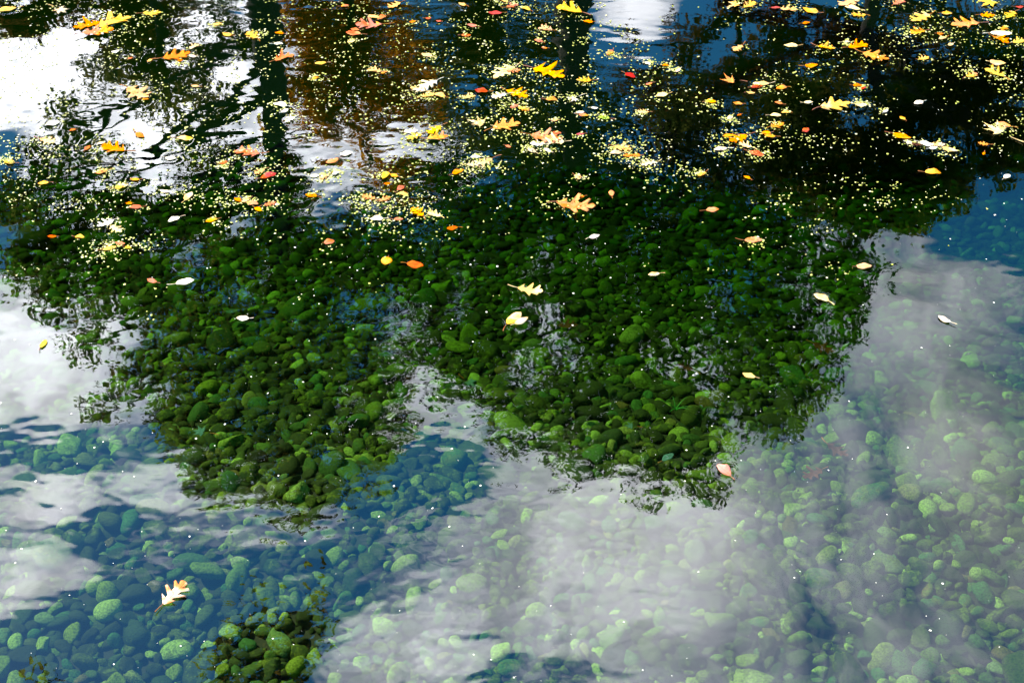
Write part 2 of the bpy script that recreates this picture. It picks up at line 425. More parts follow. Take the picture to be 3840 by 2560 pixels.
    ('oval', 'cream', 0.073, 4.384, 0.0, 0.04, 139, 'small cream oval leaf just nearer than the gold and cream leaf pile, cloud-glare side'),
    ('oval', 'white', 0.131, 4.387, 0.0, 0.035, 137, 'tiny white oval leaf just nearer than the gold and cream leaf pile'),
    ('oak', 'white', 0.093, 4.414, 0.0, 0.051, 173, 'small white oak leaf just nearer than the gold and cream leaf pile, cloud-glare side'),
    ('oval', 'orange', -0.014, 4.412, 0.0, 0.024, -32, 'tiny orange oval leaf nearer than the golden oak leaf by the cream maple'),
    ('oval', 'white', -0.134, 4.343, 0.0, 0.038, 181, 'tiny white oval leaf just beyond the peach oak leaf, cloud-glare side'),
    ('oak', 'peach', -0.099, 4.306, 0.0, 0.077, 226, 'peach oak leaf fused with a duckweed raft, a white oval leaf just beyond'),
    ('oak', 'cream', -0.141, 4.288, 0.0, 0.053, 10, 'small cream oak leaf just on the cloud-glare side of the peach oak leaf'),
    ('oval', 'orange', -0.196, 4.25, 0.0, 0.05, 35, 'small orange oval leaf nearer than the peach oak leaf, cloud-glare side'),
    ('oval', 'orange', -0.429, 4.226, 0.0, 0.037, 156, 'tiny orange oval leaf just beyond the round orange-red leaf'),
    ('oval', 'yellow', -0.457, 4.222, 0.0, 0.046, 247, 'small yellow oval leaf just beyond the round orange-red leaf, cloud-glare side'),
    ('oval', 'orangered', -0.449, 4.175, 0.0, 0.024, 188, 'tiny orange-red oval leaf just on the cloud-glare side of the round orange-red leaf'),
    ('round', 'orangered', -0.399, 4.148, 0.0, 0.033, 223, 'round orange-red leaf standing up from a duckweed raft'),
    ('oval', 'peach', -0.388, 4.115, 0.0, 0.04, -14, 'small peach oval leaf just nearer than the round orange-red leaf'),
    ('oak', 'gold', -0.508, 4.092, 0.0, 0.053, 155, 'small golden oak leaf beyond the white oval leaf'),
    ('oak', 'gold', -0.451, 4.081, 0.0, 0.046, 28, 'small golden oak leaf just nearer than the round orange-red leaf, cloud-glare side'),
    ('oak', 'gold', -0.331, 4.006, 0.0, 0.064, 131, 'spiky yellow oak leaf trailing a rope of duckweed'),
    ('oak', 'cream', -0.272, 3.992, 0.0, 0.052, 154, 'small cream oak leaf just on the blue-wedge side of the spiky yellow oak leaf'),
    ('oval', 'white', -0.471, 3.968, 0.0, 0.048, 182, 'glaring white oval leaf over the pale cloud patch'),
    ('oval', 'orange', -0.395, 3.966, 0.0, 0.033, 1, 'tiny orange oval leaf just nearer than the spiky yellow oak leaf, cloud-glare side'),
    ('oak', 'gold', 0.227, 4.04, 0.0, 0.137, -8, 'large golden oak leaf floating alone, a small orange leaf touching its far side'),
    ('oval', 'orange', 0.241, 4.087, 0.0, 0.033, 202, 'tiny orange oval leaf just beyond the lone golden oak leaf'),
    ('oval', 'pink', 0.354, 4.118, 0.0, 0.034, 93, 'small pink and red leaf alone beyond the lone golden oak leaf'),
    ('oak', 'peach', 0.238, 4.215, 0.0, 0.036, -48, 'small peach oak leaf beyond the pink leaf, cloud-glare side'),
    ('oak', 'peach', 0.409, 4.4, 0.0, 0.068, -20, 'small peach oak leaf nearer than the green oak leaf'),
    ('oval', 'cream', 0.383, 4.365, 0.0, 0.046, 184, 'small cream oval leaf nearer than the green oak leaf'),
    ('oval', 'orange', 0.427, 4.352, 0.0, 0.037, 179, 'tiny orange oval leaf beyond the pink leaf'),
    ('oval', 'orange', 0.457, 4.353, 0.0, 0.034, 174, 'tiny orange oval leaf beyond the pink leaf, blue-wedge side'),
    ('oak', 'cream', 0.501, 4.302, 0.0, 0.059, 198, 'small cream oak leaf beyond the pink leaf, blue-wedge side'),
    ('oval', 'white', -0.611, 4.364, 0.0, 0.047, 21, 'small white oval leaf beyond the round orange-red leaf, cloud-glare side'),
    ('maple', 'peach', 0.952, 5.471, 0.0, 0.078, 199, 'small peach maple leaf beyond the golden maple leaf'),
    ('oak', 'peach', 1.013, 5.464, 0.0, 0.069, 39, 'small peach oak leaf beyond the golden maple leaf'),
    ('oval', 'red', 1.123, 5.451, 0.0, 0.04, 5, 'small red oval leaf beyond the cream leaf over a red one'),
    ('oak', 'peach', 1.176, 5.436, 0.0, 0.072, -7, 'small peach oak leaf beyond the cream leaf over a red one'),
    ('oval', 'yellow', 1.267, 5.426, 0.0, 0.072, 145, 'yellow oval leaf beyond the far golden oak leaf, cloud-glare side'),
    ('oak', 'peach', 1.44, 5.496, 0.0, 0.113, 216, 'peach oak leaf beyond the far golden oak leaf'),
    ('oval', 'cream', 1.449, 5.443, 0.0, 0.067, 156, 'cream oval leaf beyond the far golden oak leaf'),
    ('oak', 'yellow', 1.464, 5.389, 0.0, 0.063, 169, 'small yellow oak leaf beyond the far golden oak leaf'),
    ('oak', 'orange', 1.658, 5.499, 0.0, 0.072, 40, 'small orange oak leaf beyond the orange oak leaf in the far corner, cloud-glare side'),
    ('oak', 'peach', 1.722, 5.362, 0.0, 0.104, 213, 'peach oak leaf on the cloud-glare side of the orange oak leaf in the far corner'),
    ('oval', 'yellow', 1.841, 5.402, 0.0, 0.046, -1, 'small yellow oval leaf just beyond the orange oak leaf in the far corner, cloud-glare side'),
    ('oak', 'gold', 1.897, 5.314, 0.0, 0.124, 188, 'orange oak leaf far out near the corner of the pond view'),
    ('maple', 'yellow', 2.043, 5.496, 0.0, 0.111, 221, 'yellow maple leaf beyond the orange oak leaf in the far corner, blue-wedge side'),
    ('oval', 'red', 2.162, 5.455, 0.0, 0.035, 2, 'tiny red oval leaf beyond the curled white leaf, blue-wedge side'),
    ('oak', 'orange', 2.009, 5.387, 0.0, 0.063, -2, 'small orange oak leaf beyond the orange oak leaf in the far corner, blue-wedge side'),
    ('oak', 'yellow', 2.107, 5.387, 0.0, 0.069, 227, 'small yellow oak leaf beyond the curled white leaf'),
    ('round', 'orange', 2.053, 5.272, 0.0, 0.036, -7, 'tiny orange round leaf just beyond the curled white leaf, blue-wedge side'),
    ('oval', 'orange', 1.233, 5.323, 0.0, 0.037, 18, 'tiny orange oval leaf beyond the far golden oak leaf, cloud-glare side'),
    ('oval', 'cream', 1.376, 5.168, 0.0, 0.03, 8, 'tiny cream oval leaf beyond the far golden oak leaf, cloud-glare side'),
    ('oak', 'orange', 1.418, 5.137, 0.0, 0.088, 16, 'orange oak leaf just beyond the far golden oak leaf, cloud-glare side'),
    ('oak', 'gold', 1.286, 5.125, 0.0, 0.069, -17, 'small golden oak leaf on the cloud-glare side of the far golden oak leaf'),
    ('oak', 'peach', 0.922, 5.114, 0.0, 0.061, 228, 'small peach oak leaf beyond the cream leaf over a red one, cloud-glare side'),
    ('oval', 'cream', 1.142, 5.139, 0.0, 0.057, 177, 'cream oval leaf beyond the cream leaf over a red one, blue-wedge side'),
    ('oak', 'gold', 1.473, 5.051, 0.0, 0.108, -28, 'golden oak leaf far out with a long curved stem'),
    ('oak', 'peach', 1.664, 5.037, 0.0, 0.047, 21, 'small peach oak leaf on the blue-wedge side of the far golden oak leaf'),
    ('oval', 'orange', 1.775, 5.233, 0.0, 0.028, -8, 'tiny orange oval leaf nearer than the orange oak leaf in the far corner, cloud-glare side'),
    ('oak', 'orange', 1.685, 5.248, 0.0, 0.07, 201, 'small orange oak leaf beyond the far golden oak leaf, blue-wedge side'),
    ('oval', 'peach', 1.777, 5.2, 0.0, 0.039, 203, 'tiny peach oval leaf nearer than the orange oak leaf in the far corner, cloud-glare side'),
    ('oval', 'cream', 1.798, 5.146, 0.0, 0.03, 211, 'tiny cream oval leaf nearer than the orange oak leaf in the far corner, cloud-glare side'),
    ('curl', 'white', 2.022, 5.221, 0.0, 0.09, 0, 'white leaf curled up like a boat over an orange oak leaf'),
    ('oak', 'orange', 2.012, 5.181, 0.0, 0.075, -46, 'small orange oak leaf just nearer than the curled white leaf'),
    ('oak', 'yellow', 2.087, 5.172, 0.0, 0.062, 16, 'small yellow oak leaf just on the blue-wedge side of the curled white leaf'),
    ('oval', 'cream', 1.954, 5.001, 0.0, 0.063, -10, 'cream oval leaf nearer than the curled white leaf'),
    ('oak', 'yellow', 1.924, 4.929, 0.0, 0.087, 136, 'yellow oak leaf nearer than the curled white leaf'),
    ('oak', 'gold', 1.827, 4.907, 0.0, 0.054, 24, 'small golden oak leaf nearer than the curled white leaf, cloud-glare side'),
    ('oval', 'orange', 1.201, 4.981, 0.0, 0.056, 12, 'orange oval leaf beyond the cream leaf over a red one, blue-wedge side'),
    ('maple', 'gold', 0.862, 4.869, 0.0, 0.08, 179, 'golden maple leaf covered with duckweed'),
    ('oval', 'cream', 0.982, 4.846, 0.0, 0.065, 181, 'cream oval leaf lying over the edge of a red one'),
    ('oval', 'red', 0.962, 4.82, 0.0, 0.049, 15, 'small red oval leaf just nearer than the cream leaf over a red one, cloud-glare side'),
    ('oval', 'orange', 1.058, 4.816, 0.0, 0.046, 198, 'small orange oval leaf on the blue-wedge side of the golden maple leaf'),
    ('oval', 'orangered', 1.361, 4.835, 0.0, 0.038, -3, 'tiny orange-red oval leaf beyond the big peach oak leaf, blue-wedge side'),
    ('oval', 'red', 1.38, 4.814, 0.0, 0.028, 215, 'tiny red oval leaf beyond the big peach oak leaf, blue-wedge side'),
    ('oval', 'gold', 0.874, 4.704, 0.0, 0.037, 165, 'tiny golden oval leaf nearer than the golden maple leaf'),
    ('oval', 'gold', 0.771, 4.716, 0.0, 0.042, -2, 'small golden oval leaf nearer than the golden maple leaf, cloud-glare side'),
    ('oval', 'orange', 1.032, 4.708, 0.0, 0.032, 153, 'tiny orange oval leaf nearer than the cream leaf over a red one, blue-wedge side'),
    ('oval', 'cream', 1.149, 4.713, 0.0, 0.036, 8, 'tiny cream oval leaf on the cloud-glare side of the big peach oak leaf'),
    ('oak', 'peach', 1.247, 4.685, 0.0, 0.122, 16, 'big peach and orange oak leaf over dark water'),
    ('oval', 'cream', 1.348, 4.693, 0.0, 0.047, -7, 'small cream oval leaf on the blue-wedge side of the big peach oak leaf'),
    ('oval', 'cream', 1.009, 4.622, 0.0, 0.043, -3, 'small cream oval leaf beyond the round red leaf, cloud-glare side'),
    ('oval', 'peach', 1.05, 4.643, 0.0, 0.034, 184, 'tiny peach oval leaf beyond the round red leaf, cloud-glare side'),
    ('oval', 'cream', 0.832, 4.604, 0.0, 0.033, 237, 'tiny cream oval leaf nearer than the golden maple leaf'),
    ('oval', 'orangered', 0.87, 4.624, 0.0, 0.02, 207, 'tiny orange-red oval leaf nearer than the cream leaf over a red one, cloud-glare side'),
    ('oval', 'white', 1.574, 4.709, 0.0, 0.043, 202, 'small white oval leaf beyond the long golden oval leaf'),
    ('oval', 'white', 1.436, 4.65, 0.0, 0.026, 39, 'tiny white oval leaf beyond the long golden oval leaf'),
    ('oval', 'gold', 1.49, 4.602, 0.0, 0.028, 125, 'tiny golden oval leaf beyond the long golden oval leaf'),
    ('oak', 'gold', 1.004, 4.55, 0.0, 0.058, 25, 'small golden oak leaf on the cloud-glare side of the round red leaf'),
    ('round', 'red', 1.109, 4.52, 0.0, 0.033, 47, 'round bright red leaf floating among loose duckweed'),
    ('oval', 'gold', 0.956, 4.501, 0.0, 0.036, 187, 'tiny golden oval leaf beyond the orange-red leaf'),
    ('oval', 'orange', 0.966, 4.473, 0.0, 0.041, 166, 'small orange oval leaf beyond the orange-red leaf, blue-wedge side'),
    ('oval', 'gold', 0.812, 4.483, 0.0, 0.044, 192, 'small golden oval leaf beyond the orange-red leaf, cloud-glare side'),
    ('oak', 'orange', 0.844, 4.452, 0.0, 0.08, 210, 'small orange oak leaf beyond the orange-red leaf, cloud-glare side'),
    ('oak', 'cream', 0.867, 4.414, 0.0, 0.054, 144, 'small cream oak leaf just beyond the orange-red leaf, cloud-glare side'),
    ('oval', 'orangered', 0.903, 4.365, 0.0, 0.058, -28, 'orange-red oval leaf at the tip of a duckweed raft'),
    ('oval', 'white', 0.773, 4.395, 0.0, 0.049, 190, 'small white oval leaf on the cloud-glare side of the orange-red leaf'),
    ('oval', 'gold', 1.462, 4.476, 0.0, 0.07, -24, 'long golden oval leaf at the head of a string of white leaves'),
    ('oval', 'white', 1.482, 4.433, 0.0, 0.03, -31, 'tiny white oval leaf just nearer than the long golden oval leaf, blue-wedge side'),
    ('oak', 'brown', 1.505, 4.419, 0.0, 0.044, -10, 'small brown oak leaf just nearer than the long golden oval leaf, blue-wedge side'),
    ('oval', 'white', 1.542, 4.421, 0.0, 0.052, -20, 'small white oval leaf nearer than the long golden oval leaf, blue-wedge side'),
    ('oval', 'white', 1.561, 4.395, 0.0, 0.036, 18, 'tiny white oval leaf beyond the golden oval leaf by the blue sky'),
    ('oak', 'cream', 1.586, 4.423, 0.0, 0.051, -1, 'small cream oak leaf on the blue-wedge side of the long golden oval leaf'),
    ('oval', 'cream', 1.622, 4.39, 0.0, 0.058, -26, 'cream oval leaf beyond the golden oval leaf by the blue sky, blue-wedge side'),
    ('maple', 'cream', 1.828, 4.523, 0.0, 0.13, 130, 'large cream maple leaf with a golden oval leaf on its back'),
    ('oval', 'gold', 1.859, 4.55, 0.0, 0.059, 160, 'golden oval leaf just beyond the large cream maple leaf, blue-wedge side'),
    ('oak', 'gold', 1.755, 4.428, 0.0, 0.039, 162, 'small golden oak leaf just nearer than the large cream maple leaf, cloud-glare side'),
    ('oval', 'orange', 1.742, 4.365, 0.0, 0.021, 242, 'tiny orange oval leaf nearer than the large cream maple leaf'),
    ('oval', 'gold', 1.528, 4.245, 0.0, 0.059, -6, 'golden oval leaf alone, just inside the reflected crown beside the blue sky'),
    ('oval', 'white', 1.79, 4.22, 0.0, 0.035, 38, 'tiny white oval leaf nearer than the large cream maple leaf'),
    ('oval', 'peach', 0.687, 4.235, 0.0, 0.037, 218, 'tiny peach oval leaf beyond the golden oval leaf with a bent stem'),
    ('oval', 'orange', 0.849, 4.214, 0.0, 0.029, 139, 'tiny orange oval leaf nearer than the orange-red leaf'),
    ('oval', 'gold', 0.704, 4.02, 0.0, 0.047, 8, 'golden oval leaf with a bent stem, alone over the dark crown reflection'),
    ('oval', 'yellow', 0.934, 4.779, 0.0, 0.032, -4, 'tiny yellow oval leaf just nearer than the cream leaf over a red one, cloud-glare side'),
    ('oval', 'orangered', -1.578, 3.867, 0.0, 0.032, 177, 'tiny orange-red oval leaf on the cloud-glare side of the ragged white oak leaf'),
    ('oval', 'gold', -1.483, 3.865, 0.0, 0.035, -6, 'tiny golden oval leaf nearer than the ragged white oak leaf, cloud-glare side'),
    ('oval', 'peach', -1.367, 3.801, 0.0, 0.048, 20, 'large peach oval leaf touching a smaller orange one'),
    ('oval', 'orange', -1.336, 3.829, 0.0, 0.036, -12, 'tiny orange oval leaf just beyond the peach oval leaf, blue-wedge side'),
    ('oval', 'peach', -1.304, 3.806, 0.0, 0.025, -15, 'tiny peach oval leaf just on the blue-wedge side of the peach oval leaf'),
    ('oak', 'cream', -1.367, 3.908, 0.0, 0.058, -38, 'small cream oak leaf just nearer than the ragged white oak leaf, blue-wedge side'),
    ('oval', 'orange', -1.19, 3.628, 0.0, 0.039, 152, 'orange oval leaf beside the toothed white leaf'),
    ('oval', 'white', -1.08, 3.622, 0.0, 0.062, 20, 'white leaf with a toothed edge and dark stem over the green stones'),
    ('oval', 'white', -0.863, 3.438, 0.0, 0.041, 175, 'small white leaf with a thin stem, alone over the green stones'),
    ('oval', 'peach', -1.473, 3.318, 0.0, 0.039, 75, 'pale peach leaf with its stem towards the camera, alone on the white cloud reflection'),
    ('round', 'orange', -0.624, 3.837, 0.0, 0.037, 16, 'round orange leaf, specked with duckweed, at the edge of the stones'),
    ('round', 'gold', -0.421, 3.73, 0.0, 0.043, -100, 'rounded golden leaf beside the red one, stem towards the camera'),
    ('oval', 'red', -0.324, 3.712, 0.0, 0.06, -14, 'red oval leaf speckled with duckweed on its middle'),
    ('oval', 'orangered', -0.206, 3.912, 0.0, 0.038, 191, 'tiny orange-red oval leaf nearer than the spiky yellow oak leaf, blue-wedge side'),
    ('oval', 'white', 0.283, 3.867, 0.0, 0.04, 24, 'small white oval leaf nearer than the lone golden oak leaf'),
    ('oval', 'cream', 0.472, 3.663, 0.0, 0.04, 191, 'small cream oval leaf nearer than the golden oval leaf with a bent stem, cloud-glare side'),
    ('oak', 'cream', 0.061, 3.577, 0.0, 0.085, -12, 'thin cream oak leaf with curled upright lobes'),
    ('oval', 'peach', 0.007, 3.439, 0.0, 0.073, 52, 'longer peach leaf of the touching pair over dark stones'),
    ('oval', 'cream', 0.03, 3.422, 0.0, 0.054, 38, 'shorter cream leaf of the touching pair over dark stones'),
    ('oval', 'gold', 0.827, 3.847, 0.0, 0.064, 2, 'golden oval leaf with duckweed caught on its stem'),
    ('oval', 'peach', 1.179, 3.705, 0.0, 0.053, 5, 'peach oval leaf at the very edge of the dark crown, against the grey sky'),
    ('oval', 'cream', 1.009, 3.544, 0.0, 0.055, 140, 'cream leaf with a brown patch, just inside the dark crown'),
    ('oval', 'white', 1.385, 3.434, 0.0, 0.045, 135, 'white oval leaf alone on the grey sky reflection'),
    ('oval', 'cream', 0.727, 3.173, 0.0, 0.041, 155, 'small cream oval leaf alone over the sunken stones'),
    ('oak', 'glare_patched', -0.888, 2.341, 0.0, 0.088, 58, 'orange oak leaf with painted white glare and deep lobes, alone and closest over the stones'),
    ('oval', 'pink', 0.607, 2.779, 0.0, 0.056, 125, 'pink and red oval leaf at the tip of the dark crown reflection'),
    ('maple', 'teal', -1.063, 3.394, -0.33, 0.073, 170, 'sunken bluish maple leaf under the reflected crown edge beside the white cloud'),
    ('maple', 'teal', -0.155, 3.806, -0.33, 0.072, -45, 'sunken bluish maple leaf beside the touching pair of leaves'),
    ('maple', 'teal', 0.408, 3.46, -0.33, 0.049, 175, 'small sunken bluish maple leaf among stones under the dark crown'),
    ('oval', 'teal', 0.515, 3.235, -0.33, 0.052, 38, 'sunken bluish leaf close to the tip of the dark crown reflection'),
    ('oak', 'brown', 1.252, 4.226, -0.33, 0.093, -32, 'sunken brown oak leaf beside the golden leaf with duckweed at its stem'),
    ('oak', 'brown', 0.665, 3.987, -0.33, 0.069, 149, 'dark sunken brown leaf deep in the crown reflection'),
    ('oak', 'brown', 1.082, 3.268, -0.33, 0.081, -42, 'sunken brown oak leaf under the grey sky beside the crown edge'),
    ('oak', 'brown', 0.967, 3.114, -0.33, 0.079, 209, 'sunken reddish brown oak leaf beside the pink-red leaf at the crown tip'),
    ('oak', 'brown', 0.233, 4.414, -0.33, 0.079, 4, 'sunken dark leaf just nearer than the lone golden oak leaf'),
    ('oval', 'teal', -1.154, 4.433, -0.33, 0.051, 10, 'sunken bluish leaf under the golden pair in the duckweed'),
]
CROWN_SLIM = [(-4.33, 11.6, 4.7, 0.42, 0.5, 0.3, 0.55), (-4.74, 11.4, 5.28, 0.34, 0.5, 0.32, 0.7), (-4.98, 11.4, 5.93, 0.49, 0.5, 0.34, 1.2), (-4.15, 11.8, 5.52, 0.49, 0.5, 0.33, 0.5), (-3.94, 11.6, 6.09, 0.68, 0.68, 0.44, 1.1), (-3.21, 12, 6.17, 0.55, 0.55, 0.35, 1.0), (-2.93, 12, 5.5, 0.49, 0.5, 0.39, 0.25), (-3.75, 11.8, 5.79, 0.45, 0.5, 0.28, 0.6), (-1.63, 12.2, 6.38, 0.42, 0.5, 0.36, 1.0), (-1.32, 12.2, 6.86, 0.34, 0.5, 0.38, 1.0), (-2.66, 12.2, 6.03, 0.42, 0.5, 0.53, 0.9), (-4.32, 11.4, 6.63, 0.59, 0.59, 0.49, 1.0), (-3.4, 11.8, 6.78, 0.75, 0.75, 0.5, 0.9), (-2.47, 12.2, 6.8, 0.67, 0.67, 0.56, 1.1), (-3.98, 11.2, 7.5, 0.4, 0.5, 0.49, 0.5), (-3.15, 11.8, 7.73, 0.78, 0.78, 0.68, 0.8), (-2.05, 12.2, 7.56, 0.74, 0.74, 0.81, 1.2), (-2.89, 11.6, 8.63, 0.75, 0.75, 0.54, 1.0), (-3.22, 11.4, 9.08, 0.56, 0.56, 0.41, 1.2), (-2.41, 11.8, 9.66, 0.5, 0.5, 0.59, 1.2), (-1.7, 12, 9.11, 0.42, 0.5, 0.61, 1.1), (-2.41, 12, 8.39, 0.66, 0.66, 0.64, 1.0), (-4.34, 11.2, 7.96, 0.24, 0.5, 0.2, 0.8), (-2.47, 11.8, 10.37, 0.33, 0.5, 0.29, 1.0), (-3.35, 12.2, 5.1, 0.4, 0.5, 0.32, 0.25), (-4.64, 11.3, 7.21, 0.33, 0.5, 0.29, 0.6), (-3.51, 11.5, 8.82, 0.45, 0.5, 0.44, 1.1), (-1.89, 11.9, 9.69, 0.34, 0.5, 0.43, 1.1), (-3.76, 11.4, 8.02, 0.44, 0.5, 0.41, 0.9), (-2.82, 11.7, 9.7, 0.47, 0.5, 0.47, 1.2), (-1.52, 12.1, 8.56, 0.31, 0.5, 0.51, 1.0), (-4.77, 11.4, 6.39, 0.41, 0.5, 0.3, 1.0)]
CROWN_THICK = [(-0.78, 12.4, 6.24, 0.71, 0.71, 0.66, 1.2), (-1.06, 12.2, 7.3, 0.54, 0.54, 0.66, 1.1), (-0.39, 12.2, 8.23, 0.61, 0.61, 0.71, 1.2), (-0.08, 12, 9.04, 0.52, 0.52, 0.52, 1.2), (0.59, 13, 5.8, 0.9, 0.9, 0.7, 1.2), (0.61, 12.6, 6.87, 0.98, 0.98, 0.9, 1.5), (0.89, 12.3, 8.18, 1.02, 1.02, 0.85, 1.4), (1.33, 12, 9.18, 0.84, 0.84, 0.53, 1.3), (2.23, 11.8, 9.58, 0.58, 0.58, 0.43, 1.2), (2.1, 12, 8.46, 0.91, 0.91, 0.8, 1.3), (2.87, 11.8, 8.76, 0.53, 0.53, 0.44, 1.1), (2.19, 12.5, 7.17, 0.99, 0.99, 0.92, 1.4), (3.09, 12, 7.84, 0.64, 0.64, 0.69, 1.2), (3.57, 11.8, 7.34, 0.34, 0.5, 0.39, 1.0), (2.22, 13, 5.97, 0.96, 0.96, 0.84, 1.1), (3.36, 12.3, 6.64, 0.72, 0.72, 0.56, 1.3), (-0.47, 12.4, 7.21, 0.59, 0.59, 0.65, 1.2), (1.42, 12.4, 7.6, 0.8, 0.8, 0.81, 1.2), (3.36, 12, 7.01, 0.48, 0.5, 0.38, 1.1), (2.36, 11.7, 9.98, 0.21, 0.5, 0.14, 0.8), (3.06, 11.9, 8.51, 0.51, 0.51, 0.5, 1.0), (0.8, 12, 9.11, 0.68, 0.68, 0.53, 1.3), (0.33, 12.1, 8.92, 0.57, 0.57, 0.52, 1.2), (1.72, 11.9, 9.69, 0.58, 0.58, 0.35, 1.2), (-0.84, 12.2, 8.23, 0.46, 0.5, 0.56, 1.0), (0.07, 12.4, 7.47, 0.55, 0.55, 0.74, 1.5), (1.26, 12.6, 6.33, 0.48, 0.5, 0.48, 1.2), (1.57, 12.5, 6.79, 0.44, 0.5, 0.5, 1.2), (2.73, 12.3, 7.01, 0.44, 0.5, 0.51, 1.1), (-0.03, 12.3, 8.18, 0.51, 0.51, 0.63, 1.3), (-0.13, 12.5, 6.79, 0.53, 0.53, 0.57, 1.4), (1.9, 11.9, 9.23, 0.63, 0.63, 0.53, 1.2), (3.68, 12, 6.88, 0.29, 0.5, 0.38, 1.1), (3.42, 11.9, 8.16, 0.3, 0.5, 0.35, 1.0)]
CROWN_RIGHT = [(4.21, 13, 6.62, 0.64, 0.64, 0.37, 1.3), (4.85, 13.2, 6.4, 0.64, 0.64, 0.37, 1.2), (5.4, 13.2, 5.99, 0.53, 0.53, 0.35, 1.1), (4.02, 14, 6.47, 0.97, 0.97, 0.56, 0.9), (5.17, 14, 6.11, 0.81, 0.81, 0.55, 0.9), (5.78, 14, 5.7, 0.55, 0.55, 0.53, 0.6), (3.63, 13.4, 6.61, 0.8, 0.8, 0.5, 1.2), (4.78, 14.4, 5.72, 0.71, 0.71, 0.41, 0.35), (5.6, 14.4, 5.32, 0.6, 0.6, 0.34, 0.35), (3.29, 14, 5.99, 0.55, 0.55, 0.36, 0.7)]
CROWN_ORANGE = [(-2.5, 16, 5.99, 0.44, 0.5, 0.37, 1.0), (-2.68, 16, 6.68, 0.39, 0.5, 0.59, 1.0), (-2.51, 16, 7.35, 0.35, 0.5, 0.41, 0.8), (-2.65, 16, 5.81, 0.38, 0.5, 0.31, 1.0), (-2.18, 16, 6.75, 0.62, 0.62, 0.73, 1.0), (-1.84, 16.4, 6.41, 0.62, 0.62, 0.59, 1.0), (-1.78, 16, 7.62, 0.35, 0.5, 0.56, 0.8), (-3.0, 15.6, 7.56, 0.29, 0.5, 0.28, 0.6), (-1.53, 16, 8.47, 0.6, 0.6, 0.37, 0.9), (-1.43, 16.4, 7.19, 0.41, 0.5, 0.69, 1.0), (-2.37, 15.8, 7.22, 0.28, 0.5, 0.41, 0.6)]
CROWN_EVERGREEN = [(-0.78, 18, 7.19, 0.87, 0.87, 0.64, 1.3), (0.03, 18, 7.61, 0.81, 0.81, 0.8, 1.3), (-1.24, 18, 7.9, 0.57, 0.57, 0.82, 1.0), (-0.49, 18, 8.64, 0.78, 0.78, 0.7, 1.2), (0.35, 18, 8.49, 0.64, 0.64, 0.85, 1.1)]
CROWN_BROWN = [(2.71, 18, 8.19, 0.7, 0.7, 0.45, 0.7), (3.55, 18.5, 8.27, 0.59, 0.59, 0.46, 0.6), (3.73, 18, 7.19, 0.68, 0.68, 0.42, 0.7), (2.51, 18, 8.95, 0.59, 0.59, 0.47, 0.9), (4.79, 18.5, 7.9, 0.58, 0.58, 0.52, 0.55), (2.87, 18, 7.19, 0.37, 0.5, 0.28, 0.35), (1.92, 18, 7.9, 0.38, 0.5, 0.44, 0.5), (4.16, 18, 8.04, 0.7, 0.7, 0.6, 0.8), (2.4, 18, 7.54, 0.38, 0.5, 0.36, 0.4), (5.31, 18.5, 7.9, 0.64, 0.64, 0.45, 0.8), (5.68, 19, 7.61, 0.78, 0.78, 0.37, 0.8), (6.77, 19, 7.53, 0.91, 0.91, 0.37, 0.7)]
CROWN_SHRUB = [(-6.47, 17, 6.42, 0.64, 0.64, 0.26, 1.2), (-5.48, 17, 6.42, 0.75, 0.75, 0.29, 1.3), (-4.73, 17.4, 6.71, 0.65, 0.65, 0.27, 1.1), (-6.47, 16.8, 6.65, 0.41, 0.5, 0.09, 0.7), (-5.14, 17, 6.74, 0.64, 0.64, 0.12, 0.7)]
CROWN_GREY = [(-4.61, 16, 6.81, 0.57, 0.57, 0.46, 0.35), (-4.21, 16, 7.14, 0.57, 0.57, 0.41, 0.4), (-4.89, 16, 6.49, 0.5, 0.5, 0.32, 0.35), (-3.76, 16, 6.37, 0.28, 0.5, 0.51, 0.4), (-3.45, 15.8, 5.94, 0.27, 0.5, 0.37, 0.4), (-5.3, 16.2, 6.94, 0.46, 0.5, 0.27, 0.4)]
PATH_SLIM = [(-2.33, 12, 0.2), (-2.33, 12, 1.76), (-2.33, 12, 3.52), (-2.36, 12, 4.07), (-2.38, 12, 4.61), (-2.43, 12, 5.5), (-2.52, 12, 6.64), (-2.6, 12, 8.25), (-2.59, 12, 9.71)]
PATH_THICK = [(0.62, 12.6, 0.2), (0.62, 12.6, 1.92), (0.62, 12.6, 3.84), (0.63, 12.6, 4.58), (0.66, 12.6, 5.53), (1.0, 12.6, 6.87), (1.43, 12.6, 8.46), (1.76, 12.6, 9.56)]
PATH_RIGHT = [(3.8, 13.6, 0.2), (3.8, 13.6, 2.35), (3.8, 13.6, 4.7), (4.02, 13.6, 5.45), (4.3, 13.6, 6.2)]
PATH_ORANGE = [(-2.04, 16, 0.2), (-2.04, 16, 2.85), (-2.04, 16, 5.69), (-2.11, 16, 6.62), (-2.06, 16, 7.48), (-1.93, 16, 8.18)]
PATH_EVERGREEN = [(-0.52, 18, 0.2), (-0.52, 18, 3.38), (-0.52, 18, 6.77), (-0.48, 18, 7.82), (-0.37, 18, 8.95)]
PATH_BROWN = [(3.13, 18, 0.2), (3.13, 18, 3.38), (3.13, 18, 6.77), (3.27, 18, 7.47), (3.49, 18, 8.34)]
PATH_SHRUB = [(-5.41, 17, 0.2), (-5.41, 17, 3.02), (-5.41, 17, 6.04), (-5.47, 17, 6.36), (-5.46, 17, 6.62)]
PATH_GREY = [(-4.48, 16, 0.2), (-4.48, 16, 3.21), (-4.48, 16, 6.43), (-4.54, 16, 6.81), (-4.49, 16, 7.21), (-4.25, 16, 7.62)]
